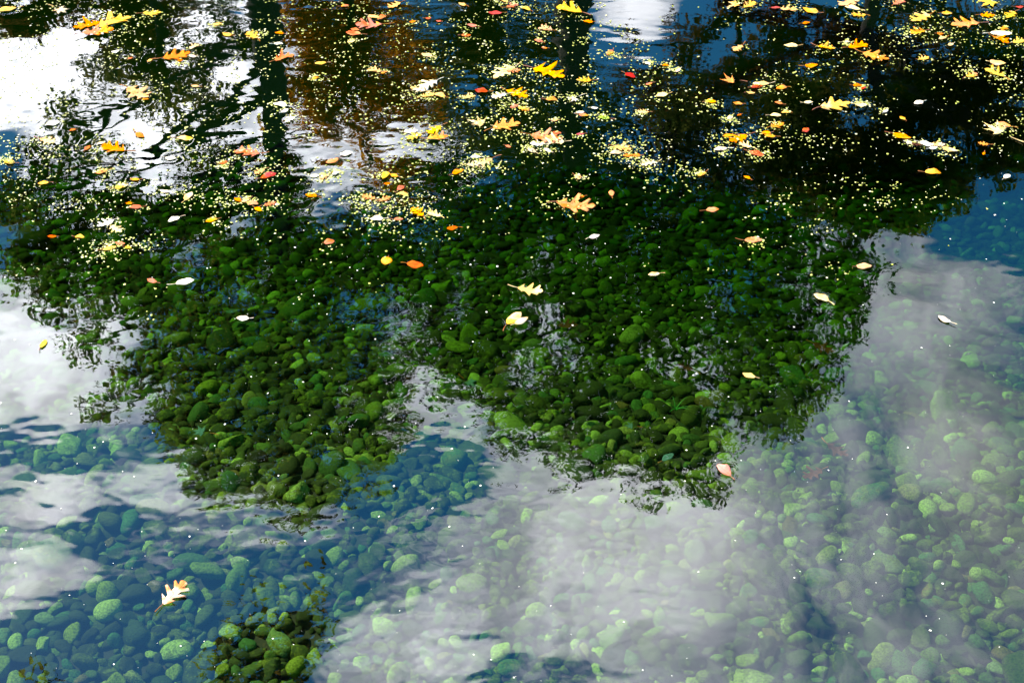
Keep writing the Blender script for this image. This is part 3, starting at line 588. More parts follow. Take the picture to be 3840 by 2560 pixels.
BOUGH = [(-1.43, 5.77, 4.94, 0.13, 0.13, 0.13, 1.0), (-1.69, 5.65, 5.07, 0.21, 0.21, 0.12, 1.2), (-1.96, 5.61, 5.12, 0.15, 0.15, 0.09, 0.8), (-1.3, 5.92, 4.62, 0.03, 0.03, 0.12, 0.25), (-1.72, 5.88, 4.81, 0.1, 0.1, 0.08, 0.25), (-1.52, 5.57, 5.16, 0.24, 0.24, 0.11, 1.2), (-3.16, 5.61, 5.12, 0.06, 0.06, 0.06, 0.25), (-1.81, 5.77, 4.94, 0.12, 0.12, 0.08, 0.4)]
RAFTS = [(0.427, 4.404, 0.073, 0.084, 200, -0.8), (0.5, 4.298, 0.056, 0.049, 80, -0.3), (0.883, 4.433, 0.073, 0.063, 130, -0.5), (1.098, 4.462, 0.114, 0.035, 90, -0.3), (-0.931, 4.053, 0.077, 0.056, 120, 0), (-1.043, 4.079, 0.062, 0.036, 60, 0), (-0.38, 4.092, 0.108, 0.036, 110, 0.1), (-0.451, 4.002, 0.038, 0.075, 90, 0), (-1.368, 3.793, 0.052, 0.038, 100, 0.2), (-1.204, 4.118, 0.07, 0.042, 90, 0), (-1.53, 4.053, 0.077, 0.036, 80, 0.1), (-1.811, 4.433, 0.097, 0.051, 90, 0), (-1.802, 4.211, 0.063, 0.053, 70, 0), (2.011, 4.52, 0.066, 0.041, 60, 0), (0.007, 4.685, 0.067, 0.043, 70, 0), (-0.317, 4.779, 0.077, 0.038, 60, 0.1), (-0.121, 4.292, 0.064, 0.038, 80, 0), (1.039, 4.859, 0.077, 0.064, 90, -0.3), (1.75, 5.195, 0.108, 0.049, 90, -0.2), (0.042, 4.923, 0.052, 0.039, 50, 0), (-1.257, 3.829, 0.045, 0.029, 60, 0), (-0.657, 4.238, 0.063, 0.032, 60, 0), (-0.882, 4.67, 0.042, 0.037, 40, 0), (-0.55, 4.092, 0.062, 0.021, 60, 0), (1.209, 4.956, 0.07, 0.039, 50, 0), (0.652, 4.763, 0.102, 0.044, 70, 0)]
GRASS_AT = (0.591, 3.648)

# ------------------------------------------------------------------ ground, pond bed, water
PCX, PCY, PA, PB = 0.0, 5.8, 14.0, 5.2


def sst(a, b, x):
    t = np.clip((x - a) / (b - a), 0, 1)
    return t * t * (3 - 2 * t)


def bed_z(x, y):
    r = np.hypot((x - PCX) / PA, (y - PCY) / PB)
    deep = 0.42 + 0.36 * np.clip(y - 3.0, 0, 4.2) + 0.10 * np.sin(x * 0.9 + 0.6) * sst(3.2, 4.8, y)
    z = -deep * sst(1.0, 0.87, r)
    return z + 0.02 * np.sin(x * 1.7 + 1) * np.cos(y * 1.3) * sst(1.0, 0.9, r)


def land_z(x, y):
    r = np.hypot((x - PCX) / PA, (y - PCY) / PB)
    z = 0.10 * sst(1.0, 1.06, r) + 0.5 * sst(1.15, 2.0, r) + 2.5 * sst(3, 20, r)
    z = z + 1.25 * sst(0.4, -0.9, y)          # the near bank, where one stands
    return z + 0.04 * np.sin(x * 0.9 + y * 0.7) * sst(1.05, 1.3, r)


def ring_mesh(name, radii, zf, material, seg=128):
    th = np.linspace(0, 2 * math.pi, seg, endpoint=False)
    V, Fc = [], []
    for r in radii:
        x, y = PCX + PA * r * np.cos(th), PCY + PB * r * np.sin(th)
        V.append(np.stack([x, y, zf(x, y)], 1))
    V = np.concatenate(V)
    for i in range(len(radii) - 1):
        j = np.arange(seg)
        k = (j + 1) % seg
        Fc.append(np.stack([i * seg + j, (i + 1) * seg + j, (i + 1) * seg + k, i * seg + k], 1))
    return fast_mesh(name, V, np.concatenate(Fc), material)


k = mat('earth_and_grass')
g = k.n('ShaderNodeNewGeometry')
n1 = k.noise(g.outputs['Position'], 0.7, 6, 0.6).outputs['Fac']
n2 = k.noise(g.outputs['Position'], 14, 4, 0.6).outputs['Fac']
c = k.ramp(n1, [(0.3, (0.05, 0.075, 0.02)), (0.55, (0.085, 0.07, 0.03)), (0.75, (0.16, 0.075, 0.02))])
c = k.mix(k.smooth(n2, 0.45, 0.7), c, (0.11, 0.06, 0.02))
b = k.n('ShaderNodeBsdfPrincipled', {'Base Color': c, 'Roughness': 0.9,
        'Normal': k.n('ShaderNodeBump', {'Height': n2, 'Strength': 0.6, 'Distance': 0.05}).outputs[0]})
M_EARTH = link(k, b.outputs[0])

k = mat('silt')
g = k.n('ShaderNodeNewGeometry')
n1 = k.noise(g.outputs['Position'], 18, 5, 0.6).outputs['Fac']
c = k.ramp(n1, [(0.3, (0.003, 0.004, 0.002)), (0.7, (0.009, 0.011, 0.005))])
b = k.n('ShaderNodeBsdfPrincipled', {'Base Color': c, 'Roughness': 0.9})
M_SILT = link(k, b.outputs[0])

ground = obj('ground', ring_mesh('ground', np.concatenate([np.linspace(1, 1.3, 10), np.geomspace(1.4, 60, 30)]), land_z, M_EARTH))
tag(ground, kind='structure')
pond_bed = obj('pond_bed', ring_mesh('pond_bed', np.concatenate([[0.001], np.linspace(0.05, 1, 46)]), bed_z, M_SILT))
tag(pond_bed, kind='structure')

# water: clear, greenish in depth, a mirror at low angles
k = mat('pond_water')
geo = k.n('ShaderNodeNewGeometry')
cosv = k.m('ABSOLUTE', k.v('DOT_PRODUCT', geo.outputs['Normal'], geo.outputs['Incoming']))
sch = k.m('POWER', k.m('SUBTRACT', 1.0, cosv, clamp=True), 5.0)
F0 = 0.092
fres = k.m('ADD', k.m('MULTIPLY', sch, 1 - F0), F0, clamp=True)
tr = k.n('ShaderNodeBsdfTransparent', {'Color': (1, 1, 1, 1)})
gl = k.n('ShaderNodeBsdfGlossy', {'Color': (1, 1, 1, 1), 'Roughness': 0.0})
mx = k.n('ShaderNodeMixShader', {0: fres, 1: tr.outputs[0], 2: gl.outputs[0]})
ab = k.n('ShaderNodeVolumeAbsorption', {'Color': (0.64, 0.81, 0.46, 1), 'Density': 2.0})
k.t.links.new(ab.outputs[0], k.out.inputs['Volume'])
M_WATER = link(k, mx.outputs[0])


def value_noise(x, y, f, seed):
    r_ = np.random.default_rng(seed)
    G = r_.random((64, 64))
    x, y = x * f + 17.3, y * f + 5.1
    i, j = np.floor(x).astype(int), np.floor(y).astype(int)
    u, v_ = x - i, y - j
    u, v_ = u * u * (3 - 2 * u), v_ * v_ * (3 - 2 * v_)
    q = lambda a, b_: G[a % 64, b_ % 64]
    return (q(i, j) * (1 - u) + q(i + 1, j) * u) * (1 - v_) + (q(i, j + 1) * (1 - u) + q(i + 1, j + 1) * u) * v_


def ripples(x, y):
    """small wind ripples, crests mostly across the view, livelier in some patches than in others"""
    r_ = np.random.default_rng(21)
    wx = x + 0.10 * (value_noise(x, y, 2.3, 1) - 0.5) + 0.03 * (value_noise(x, y, 7.0, 2) - 0.5)
    wy = y + 0.10 * (value_noise(x, y, 2.3, 3) - 0.5) + 0.03 * (value_noise(x, y, 7.0, 4) - 0.5)
    lively = 0.25 + 0.75 * sst(0.40, 0.70, 0.65 * value_noise(x, y, 0.8, 5) + 0.35 * value_noise(x, y, 2.1, 6))
    lively = lively * (0.8 + 0.2 * sst(2.4, 3.8, y)) * (1.0 - 0.4 * sst(0.2, 1.2, x - 0.2 * y + 0.5))
    h = np.zeros_like(x)
    for i in range(84):
        lam = 0.022 * (0.28 / 0.022) ** (i / 83)
        a = r_.normal() * 0.42
        kk = 2 * math.pi / lam
        slope = RIPPLE * (1.0 if lam < 0.10 else 0.6)
        fade = sst(2.2, 4.2, lam / (0.0035 + 0.0012 * y))
        env = lively if lam < 0.13 else 0.6 + 0.4 * lively
        h += slope / kk * np.sin(kk * (wx * math.sin(a) + wy * math.cos(a)) + r_.uniform(0, 6.28)) * fade * env
    return h


RIPPLE = 0.0014
NY, NX = 660, 620
gy_ = np.linspace(1.55, 6.7, NY)
gu_ = np.linspace(-1, 1, NX)
GX = gu_[None, :] * (0.55 + 0.42 * gy_[:, None])
GY = np.repeat(gy_[:, None], NX, 1)
edge = sst(1.0, 0.94, np.abs(gu_))[None, :] * (sst(1.55, 1.65, gy_) * sst(6.7, 6.3, gy_))[:, None]
GZ = ripples(GX, GY)
for (_k, _c, lx, ly, lz, lL, _r, _l) in LEAVES:       # the surface dips a little round each floating leaf
    if lz < 0:
        continue
    i0, i1 = np.searchsorted(gy_, (ly - lL - 0.06, ly + lL + 0.06))
    dd = np.hypot(GX[i0:i1] - lx, (GY[i0:i1] - ly))
    GZ[i0:i1] -= 0.00018 * np.exp(-np.maximum(0, dd - 0.36 * lL) / 0.014) * (dd < 0.36 * lL + 0.07)
GZ = GZ * edge
V = np.stack([GX, GY, GZ], 2).reshape(-1, 3)
ii, jj = np.meshgrid(np.arange(NY - 1), np.arange(NX - 1), indexing='ij')
q0 = (ii * NX + jj).ravel()
Fc = np.stack([q0, q0 + 1, q0 + NX + 1, q0 + NX], 1)
loop = list(range(NX)) + [i * NX + NX - 1 for i in range(1, NY)] + [(NY - 1) * NX + j for j in range(NX - 2, -1, -1)] + [i * NX for i in range(NY - 2, 0, -1)]
# out from the rippled patch to the banks, then down below the bed
B = V[loop]
dx_, dy_ = (B[:, 0] - PCX) / (1.03 * PA), (B[:, 1] - PCY) / (1.03 * PB)
sc_ = 1 / np.hypot(dx_, dy_)
O = np.stack([PCX + dx_ * sc_ * 1.03 * PA, PCY + dy_ * sc_ * 1.03 * PB, np.zeros(len(B))], 1)
O2 = O + (0, 0, -3.4)
n0, nl = len(V), len(loop)
lp = np.array(loop)
j0 = np.arange(nl)
j1 = (j0 + 1) % nl
strip = np.stack([lp[j0], n0 + j0, n0 + j1, lp[j1]], 1)
wall = np.stack([n0 + j0, n0 + nl + j0, n0 + nl + j1, n0 + j1], 1)
ctr = np.array([[PCX, PCY, -3.4]])
V = np.concatenate([V, O, O2, ctr])
floor_ = np.stack([n0 + nl + j0, np.full(nl, n0 + 2 * nl), n0 + nl + j1, n0 + nl + j1], 1)
me = bpy.data.meshes.new('water')
me.from_pydata(V.tolist(), [], Fc.tolist() + strip.tolist() + wall.tolist() + [(a, b_, c_) for a, b_, c_, _ in floor_.tolist()])
me.shade_smooth()
me.materials.append(M_WATER)
water = obj('water', me)
tag(water, 'clear green pond water mirroring trees, clouds and blue sky', 'water', kind='structure')


# ------------------------------------------------------------------ stones on the bed
def stone_material(name, rand_socket):
    k = mat(name)
    if rand_socket == 'object':
        r_ = k.n('ShaderNodeObjectInfo').outputs['Random']
    else:
        r_ = k.n('ShaderNodeNewGeometry').outputs['Random Per Island']
    g_ = k.n('ShaderNodeNewGeometry')
    p_ = g_.outputs['Position']
    base = k.ramp(r_, [(0.0, (0.006, 0.008, 0.003)), (0.25, (0.014, 0.019, 0.006)), (0.45, (0.012, 0.027, 0.010)),
                       (0.62, (0.036, 0.046, 0.006)), (0.74, (0.022, 0.085, 0.026)), (0.84, (0.105, 0.145, 0.008)), (0.92, (0.20, 0.29, 0.07)), (0.97, (0.09, 0.055, 0.022)), (1.0, (0.09, 0.16, 0.06))])
    al = k.noise(p_, 34, 3, 0.7).outputs['Fac']
    big = k.noise(p_, 7, 1, 0.5).outputs['Fac']
    moss = k.m('MULTIPLY', k.smooth(al, 0.47, 0.58), k.smooth(big, 0.46, 0.60))
    c = k.mix(k.m('MULTIPLY', moss, 0.85), base, (0.080, 0.105, 0.010))
    fine_ = k.noise(p_, 160, 2, 0.7).outputs['Fac']
    c = k.mix(0.75, c, k.ramp(fine_, [(0.35, (0.2, 0.2, 0.2)), (0.62, (1.15, 1.15, 1.15))]), 'MULTIPLY')
    # upward faces blended slightly towards a dull olive
    up = k.smooth(k.n('ShaderNodeSeparateXYZ', {0: g_.outputs['Normal']}).outputs[2], 0.35, 0.95)
    c = k.mix(k.m('MULTIPLY', up, 0.16), c, (0.05, 0.075, 0.02))
    bm_ = k.n('ShaderNodeBump', {'Height': k.m('ADD', al, k.m('MULTIPLY', fine_, 0.4)), 'Strength': 0.5, 'Distance': 0.006})
    s_ = k.n('ShaderNodeBsdfPrincipled', {'Base Color': c, 'Roughness': 0.85, 'Specular IOR Level': 0.1, 'Normal': bm_.outputs[0]})
    return link(k, s_.outputs[0])


M_STONE = stone_material('algae_stone', 'object')
M_PEBBLE = stone_material('algae_pebbles', 'island')


def ico(level):
    t = (1 + 5 ** 0.5) / 2
    V = [(-1, t, 0), (1, t, 0), (-1, -t, 0), (1, -t, 0), (0, -1, t), (0, 1, t), (0, -1, -t), (0, 1, -t), (t, 0, -1), (t, 0, 1), (-t, 0, -1), (-t, 0, 1)]
    V = [np.array(v) / np.linalg.norm(v) for v in V]
    Fc = [(0, 11, 5), (0, 5, 1), (0, 1, 7), (0, 7, 10), (0, 10, 11), (1, 5, 9), (5, 11, 4), (11, 10, 2), (10, 7, 6), (7, 1, 8),
          (3, 9, 4), (3, 4, 2), (3, 2, 6), (3, 6, 8), (3, 8, 9), (4, 9, 5), (2, 4, 11), (6, 2, 10), (8, 6, 7), (9, 8, 1)]
    for _ in range(level):
        mid, nf = {}, []

        def mp(a, b):
            q = (min(a, b), max(a, b))
            if q not in mid:
                m_ = V[a] + V[b]
                V.append(m_ / np.linalg.norm(m_))
                mid[q] = len(V) - 1
            return mid[q]
        for a, b, c_ in Fc:
            ab_, bc, ca = mp(a, b), mp(b, c_), mp(c_, a)
            nf += [(a, ab_, ca), (b, bc, ab_), (c_, ca, bc), (ab_, bc, ca)]
        Fc = nf
    return np.array(V), np.array(Fc)


def cobble(level, angular, r_):
    """a unit water-worn stone: a ball shaved by planes, flattened and bent"""
    V, Fc = ico(level)
    V = V.copy()
    n_cut = r_.integers(7, 13)
    for _ in range(n_cut):
        n_ = r_.normal(size=3)
        n_ /= np.linalg.norm(n_)
        dcut = r_.uniform(0.52, 0.85) if angular else r_.uniform(0.68, 0.95)
        over = V @ n_ - dcut
        V -= np.where(over > 0, over, 0)[:, None] * n_ * (0.96 if angular else 0.8)
    f_ = r_.normal(size=3) * 1.6
    V *= (1 + 0.10 * np.sin(V @ f_ + r_.uniform(0, 6)))[:, None]
    V *= np.array([1.12, r_.uniform(0.62, 1.0), r_.uniform(0.42, 0.7)])
    return V, Fc


SHAPES2 = [cobble(2, i % 5 in (1, 4), rng) for i in range(18)]
SHAPES1 = [cobble(1, i % 4 == 1, rng) for i in range(18)]
STONE_ME = [fast_mesh('stone', v, f, M_STONE) for v, f in SHAPES2]


def scatter_stones():
    pts = []
    cell = {}
    size = 0.05

    def ok(x, y, r_):
        ci, cj = int(x // size), int(y // size)
        s_ = 4
        for i in range(ci - s_, ci + s_ + 1):
            for j in range(cj - s_, cj + s_ + 1):
                for (px, py, pr) in cell.get((i, j), ()):
                    if (px - x) ** 2 + (py - y) ** 2 < (0.70 * (pr + r_)) ** 2:
                        return False
        return True

    def add(x, y, r_):
        cell.setdefault((int(x // size), int(y // size)), []).append((x, y, r_))
        pts.append((x, y, r_))
    for n_, lo, hi in ((90, 0.046, 0.075), (1900, 0.031, 0.046), (14000, 0.020, 0.031), (18000, 0.012, 0.020)):
        for _ in range(n_):
            y = 1.9 + 5.2 * rng.random() ** 1.15
            if hi < 0.027 and y > 5.2:
                continue
            half = 0.5 + 0.42 * y
            x = rng.uniform(-half, half)
            r_ = lo + (hi - lo) * rng.random() ** 1.6
            if ok(x, y, r_):
                add(x, y, r_)
    return pts


pts = scatter_stones()
n_top = len(pts)
# a lower layer that closes the gaps
for yy in np.arange(1.9, 5.6, 0.055):
    half = 0.5 + 0.42 * yy
    for xx in np.arange(-half, half, 0.058):
        pts.append((xx + rng.normal() * 0.012, yy + rng.normal() * 0.012, rng.uniform(0.026, 0.036)))
order = sorted(range(n_top), key=lambda i: -pts[i][2] / math.hypot(pts[i][1], EYE + 0.4) * (1 if abs(pts[i][0]) < 0.35 + 0.40 * pts[i][1] and pts[i][1] > 2.3 else 0.2))
single = set(order[:300])
rest_V, rest_F, off = [], [], 0
for i, (x, y, r_) in enumerate(pts):
    zb = float(bed_z(x, y))
    tilt = rng.normal(size=2) * 0.28
    rz = rng.uniform(0, 2 * math.pi)
    s_ = r_ * np.array([rng.uniform(1.0, 1.35), rng.uniform(0.95, 1.2), rng.uniform(0.9, 1.25)])
    lift = r_ * rng.uniform(0.15, 0.6) if i < n_top else -0.008
    if i in single:
        o = obj('stone', STONE_ME[i % len(STONE_ME)], pond_bed, (x, y, zb + lift), (tilt[0], tilt[1], rz))
        o.scale = s_
        continue
    V, Fc = SHAPES2[i % 18] if y < 3.9 and i < n_top else SHAPES1[i % 18]
    Rm = np.array(Matrix.Rotation(rz, 3, 'Z') @ Matrix.Rotation(tilt[1], 3, 'Y') @ Matrix.Rotation(tilt[0], 3, 'X'))
    V = (V * s_) @ Rm.T + np.array([x, y, zb + lift])
    rest_V.append(V)
    rest_F.append(Fc + off)
    off += len(V)
pebbles = obj('pebbles', fast_mesh('pebbles', np.concatenate(rest_V), np.concatenate(rest_F), M_PEBBLE), pond_bed)
tag(pebbles, kind='stuff')


# ------------------------------------------------------------------ trees on the far bank
k = mat('dark_bark')
g = k.n('ShaderNodeNewGeometry')
n1 = k.noise(k.v('MULTIPLY', g.outputs['Position'], (9, 9, 1.6)), 1.0, 6, 0.65).outputs['Fac']
c = k.ramp(n1, [(0.3, (0.010, 0.008, 0.007)), (0.7, (0.05, 0.04, 0.032))])
b = k.n('ShaderNodeBsdfPrincipled', {'Base Color': c, 'Roughness': 0.95,
        'Normal': k.n('ShaderNodeBump', {'Height': n1, 'Strength': 0.9, 'Distance': 0.04}).outputs[0]})
M_BARK = link(k, b.outputs[0])


def foliage_mat(name, cols, trans=0.5):
    k = mat(name)
    g_ = k.n('ShaderNodeNewGeometry')
    r_ = g_.outputs['Random Per Island']
    big = k.noise(g_.outputs['Position'], 0.9, 2, 0.5).outputs['Fac']
    f_ = k.m('ADD', k.m('MULTIPLY', r_, 0.6), k.m('MULTIPLY', big, 0.4))
    n_ = len(cols)
    c_ = k.ramp(f_, [(0.15 + 0.7 * i / (n_ - 1), cc) for i, cc in enumerate(cols)])
    d_ = k.n('ShaderNodeBsdfDiffuse', {'Color': c_})
    t_ = k.n('ShaderNodeBsdfTranslucent', {'Color': c_})
    s_ = k.n('ShaderNodeMixShader', {0: trans, 1: d_.outputs[0], 2: t_.outputs[0]})
    return link(k, s_.outputs[0])


F_GREEN = foliage_mat('dark_green_leaves', [(0.049, 0.068, 0.015), (0.104, 0.128, 0.022), (0.179, 0.188, 0.030), (0.263, 0.188, 0.034)])
F_DEEP = foliage_mat('deep_green_leaves', [(0.035, 0.061, 0.018), (0.078, 0.121, 0.026), (0.162, 0.184, 0.035)])
F_ORANGE = foliage_mat('orange_leaves', [(0.253, 0.103, 0.011), (0.632, 0.230, 0.014), (0.850, 0.391, 0.023), (0.345, 0.276, 0.034)], 0.65)
F_BROWN = foliage_mat('russet_leaves', [(0.070, 0.042, 0.020), (0.224, 0.098, 0.028), (0.112, 0.098, 0.028)])
F_OLIVE = foliage_mat('olive_leaves', [(0.091, 0.105, 0.026), (0.182, 0.182, 0.036), (0.309, 0.209, 0.040)])


def leaf_cloud(centers, radii, counts, size, r_):
    """small folded leaves spread round cluster centres"""
    C = np.repeat(centers, counts, axis=0)
    Rd = np.repeat(radii, counts, axis=0)
    n_ = len(C)
    u = r_.normal(size=(n_, 3))
    u /= np.linalg.norm(u, axis=1)[:, None]
    P_ = C + u * Rd * (r_.random(n_) ** 0.45)[:, None]
    P_[:, 2] -= 0.12 * r_.random(n_)
    a = r_.normal(size=(n_, 3))
    a[:, 2] -= 0.4
    a /= np.linalg.norm(a, axis=1)[:, None]
    b_ = np.cross(a, r_.normal(size=(n_, 3)))
    b_ /= np.linalg.norm(b_, axis=1)[:, None] + 1e-9
    L = size * r_.uniform(0.6, 1.25, n_)[:, None]
    nn = np.cross(a, b_)
    v0, v2 = P_ - a * L * 0.5, P_ + a * L * 0.5
    v1 = P_ + b_ * L * 0.32 + nn * L * 0.08
    v3 = P_ - b_ * L * 0.32 + nn * L * 0.08
    V = np.stack([v0, v1, v2, v3], 1).reshape(-1, 3)
    Fc = np.arange(4 * n_).reshape(-1, 4)
    return V, Fc


def tree(name, label, trunk_path, trunk_r, lobes, n_leaves, leaf_size, fmat, seed, cat='tree', twig=0.02, fmat2=None):
    r_ = np.random.default_rng(seed)
    base = Vector(trunk_path[0])
    root = obj(name, None, None, base)
    tag(root, label, cat, 'trees along the far bank' if cat == 'tree' else None)
    bx = np.array(base)
    T = np.array(trunk_path, float)
    # smooth the trunk path
    tt = np.linspace(0, 1, 14)
    ti = np.linspace(0, 1, len(T))
    Ts = np.stack([np.interp(tt, ti, T[:, i]) for i in range(3)], 1)
    Ts[1:-1, :2] += r_.normal(size=(12, 2)) * trunk_r * 0.18
    rad = trunk_r * (1 - 0.75 * tt) + trunk_r * 0.7 * np.exp(-tt * 14)
    V, Fc = tube(Ts - bx, rad, 12)
    obj('trunk', fast_mesh('trunk', V, Fc, M_BARK), root)
    limbs = []
    cen, rads, cnt = [], [], []
    wsum = sum(l[3] * l[5] * l[6] for l in lobes)
    for (x, y, z, rx, ry, rz, dens) in lobes:
        c_ = np.array([x, y, z])
        # limb from the trunk, leaving it below the lobe
        dz = np.abs(Ts[:, 2] - (z - 0.45 * np.hypot(x - Ts[:, 0], y - Ts[:, 1]) - 0.2))
        i0 = int(np.argmin(dz))
        a = Ts[i0]
        mid = a * 0.5 + c_ * 0.5 + np.array([0, 0, 0.12 * np.linalg.norm(c_ - a)]) + r_.normal(size=3) * 0.1
        s_ = np.linspace(0, 1, 8)[:, None]
        path = (1 - s_) ** 2 * a + 2 * s_ * (1 - s_) * mid + s_ ** 2 * c_
        path[1:-1] += r_.normal(size=(6, 3)) * 0.05
        rl = min(rad[i0] * 0.5, 0.018 + 0.010 * np.linalg.norm(c_ - a))
        limbs.append(tube(path - bx, np.linspace(rl, twig, 8), 7))
        k_ = max(5, int(26 * (rx * rz) ** 0.6))
        u = r_.normal(size=(k_, 3))
        u /= np.linalg.norm(u, axis=1)[:, None]
        q = c_ + u * np.array([rx, ry, rz]) * (r_.random(k_) ** 0.33)[:, None]
        for p_ in q:
            s0 = path[r_.integers(4, 8)]
            m2 = (s0 + p_) / 2 + r_.normal(size=3) * 0.06
            limbs.append(tube(np.array([s0, m2, p_]) - bx, [twig, twig * 0.7, twig * 0.3], 4))
        nl = n_leaves * rx * rz * dens / wsum / k_
        cen.append(q - bx)
        rads.append(np.tile([[0.30 * rx + 0.12, 0.30 * rx + 0.12, 0.22 * rz + 0.10]], (k_, 1)))
        cnt.append(np.maximum(4, (nl * r_.uniform(0.4, 1.6, k_)).astype(int)))
    V, Fc = join(limbs)
    br = obj('branches', fast_mesh('branches', V, Fc, M_BARK), root)
    tag(br, kind='stuff')
    V, Fc = leaf_cloud(np.concatenate(cen), np.concatenate(rads), np.concatenate(cnt), leaf_size, r_)
    cr = obj('crown', fast_mesh('crown', V, Fc, fmat, smooth=False), root)
    tag(cr, kind='stuff')
    return root



tree('shade_tree', 'slim dark trunk and loose dark green crown mirrored beside the orange foliage', PATH_SLIM, 0.19, CROWN_SLIM, 78000, 0.062, F_GREEN, 11)
tree('shade_tree', 'thick dark trunk under the broad dense dark crown mirrored across the middle of the pond', PATH_THICK, 0.23, CROWN_THICK, 105000, 0.062, F_DEEP, 12)
tree('shade_tree', 'low spreading dark tree mirrored against the wedge of deep blue sky', PATH_RIGHT, 0.14, CROWN_RIGHT, 44000, 0.065, F_GREEN, 13)
tree('maple_tree', 'orange autumn tree mirrored between the two dark trunks', PATH_ORANGE, 0.08, CROWN_ORANGE, 14000, 0.085, F_ORANGE, 14)
tree('evergreen_tree', 'dense dark evergreen mirrored in the far water between the two trunks', PATH_EVERGREEN, 0.11, CROWN_EVERGREEN, 15000, 0.08, F_OLIVE, 15)
tree('bare_tree', 'thin russet tree mirrored in the blue sky beyond the thick trunk', PATH_BROWN, 0.08, CROWN_BROWN, 22000, 0.07, F_BROWN, 16)
tree('russet_shrub', 'low russet and green bush mirrored in the far corner beside the white cloud', PATH_SHRUB, 0.06, CROWN_SHRUB, 14000, 0.07, F_BROWN, 17, cat='shrub')
tree('sapling_tree', 'sparse grey-green tree mirrored in the bright cloud beside the slim trunk', PATH_GREY, 0.09, CROWN_GREY, 8000, 0.06, F_OLIVE, 18)
# the tree beside the camera whose bough hangs out over the near water
tree('overhanging_tree', 'leafy bough tip mirrored over the near stones beside the grey cloud',
     [(-3.6, -2.2, 1.2), (-3.5, -1.6, 3.4), (-3.0, 0.6, 5.0), (-2.4, 2.8, 5.6), (-1.8, 4.6, 5.55)], 0.2, BOUGH, 1700, 0.075, F_OLIVE, 19, twig=0.006)


# ------------------------------------------------------------------ floating leaves
COL = {'orange': (0.72, 0.155, 0.003), 'gold': (0.74, 0.235, 0.005), 'yellow': (0.76, 0.45, 0.04), 'peach': (0.80, 0.40, 0.09), 'cream': (0.82, 0.60, 0.27),
       'white': (0.86, 0.76, 0.56), 'red': (0.50, 0.030, 0.006), 'crimson': (0.42, 0.012, 0.02), 'orangered': (0.66, 0.100, 0.008), 'pink': (0.76, 0.25, 0.12), 'glare_patched': (0.74, 0.19, 0.004),  # white: sun glare off wet leaves, painted as leaf colour
       'green': (0.34, 0.44, 0.05), 'brown': (0.10, 0.030, 0.012), 'teal': (0.06, 0.13, 0.14)}


def leaf_mat(name, c0):
    k = mat(name + '_leaf')
    tcx = k.n('ShaderNodeTexCoord')
    inf = k.n('ShaderNodeObjectInfo').outputs['Random']
    p_ = k.v('ADD', tcx.outputs['Object'], k.n('ShaderNodeCombineXYZ', {0: k.m('MULTIPLY', inf, 20.0), 1: inf, 2: 0.0}).outputs[0])
    hsv = k.n('ShaderNodeHueSaturation', {'Hue': k.m('ADD', 0.485, k.m('MULTIPLY', inf, 0.03)), 'Saturation': k.m('ADD', 0.8, k.m('MULTIPLY', inf, 0.3)),
                                          'Value': k.m('ADD', 0.8, k.m('MULTIPLY', inf, 0.35)), 'Color': (*c0, 1)}).outputs[0]
    pale = {'glare_patched': (0.86, 0.74, 0.52), 'orange': (0.78, 0.33, 0.02), 'gold': (0.80, 0.46, 0.06), 'peach': (0.82, 0.58, 0.26), 'cream': (0.80, 0.47, 0.12),  # first entry: sky and sun glare painted over half an orange leaf
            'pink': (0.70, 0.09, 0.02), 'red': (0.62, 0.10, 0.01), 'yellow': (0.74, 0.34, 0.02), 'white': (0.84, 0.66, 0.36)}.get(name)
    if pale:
        lo_ = 0.44 if name == 'glare_patched' else 0.52
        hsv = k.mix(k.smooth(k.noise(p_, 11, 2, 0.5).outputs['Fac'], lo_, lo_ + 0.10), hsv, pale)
    blot = k.noise(p_, 22, 4, 0.6).outputs['Fac']
    dark = tuple(v * f for v, f in zip(c0, (0.72, 0.50, 0.45)))
    c_ = k.mix(k.smooth(blot, 0.46, 0.68, 0, 0.85), hsv, dark)
    spots = k.noise(p_, 120, 2, 0.5).outputs['Fac']
    c_ = k.mix(k.smooth(spots, 0.66, 0.74, 0, 0.55), c_, (0.10, 0.035, 0.01))
    # midrib and side veins, running with the leaf
    so = k.n('ShaderNodeSeparateXYZ', {0: tcx.outputs['Object']})
    ay = k.m('ABSOLUTE', so.outputs[1])
    ph = k.m('FRACT', k.m('MULTIPLY', k.m('SUBTRACT', so.outputs[0], ay), 70.0))
    vein = k.m('MAXIMUM', k.smooth(ay, 0.0005, 0.0016, 1, 0), k.m('MULTIPLY', k.smooth(k.m('ABSOLUTE', k.m('SUBTRACT', ph, 0.5)), 0.03, 0.1, 1, 0), 0.6))
    c_ = k.mix(k.m('MULTIPLY', vein, 0.45), c_, tuple(v * 0.55 for v in c0))
    bm_ = k.n('ShaderNodeBump', {'Height': k.m('ADD', blot, k.m('MULTIPLY', vein, 0.3)), 'Strength': 0.5, 'Distance': 0.003})
    s_ = k.n('ShaderNodeBsdfPrincipled', {'Base Color': c_, 'Roughness': 0.6, 'Specular IOR Level': 0.0, 'Normal': bm_.outputs[0]})
    return link(k, s_.outputs[0])


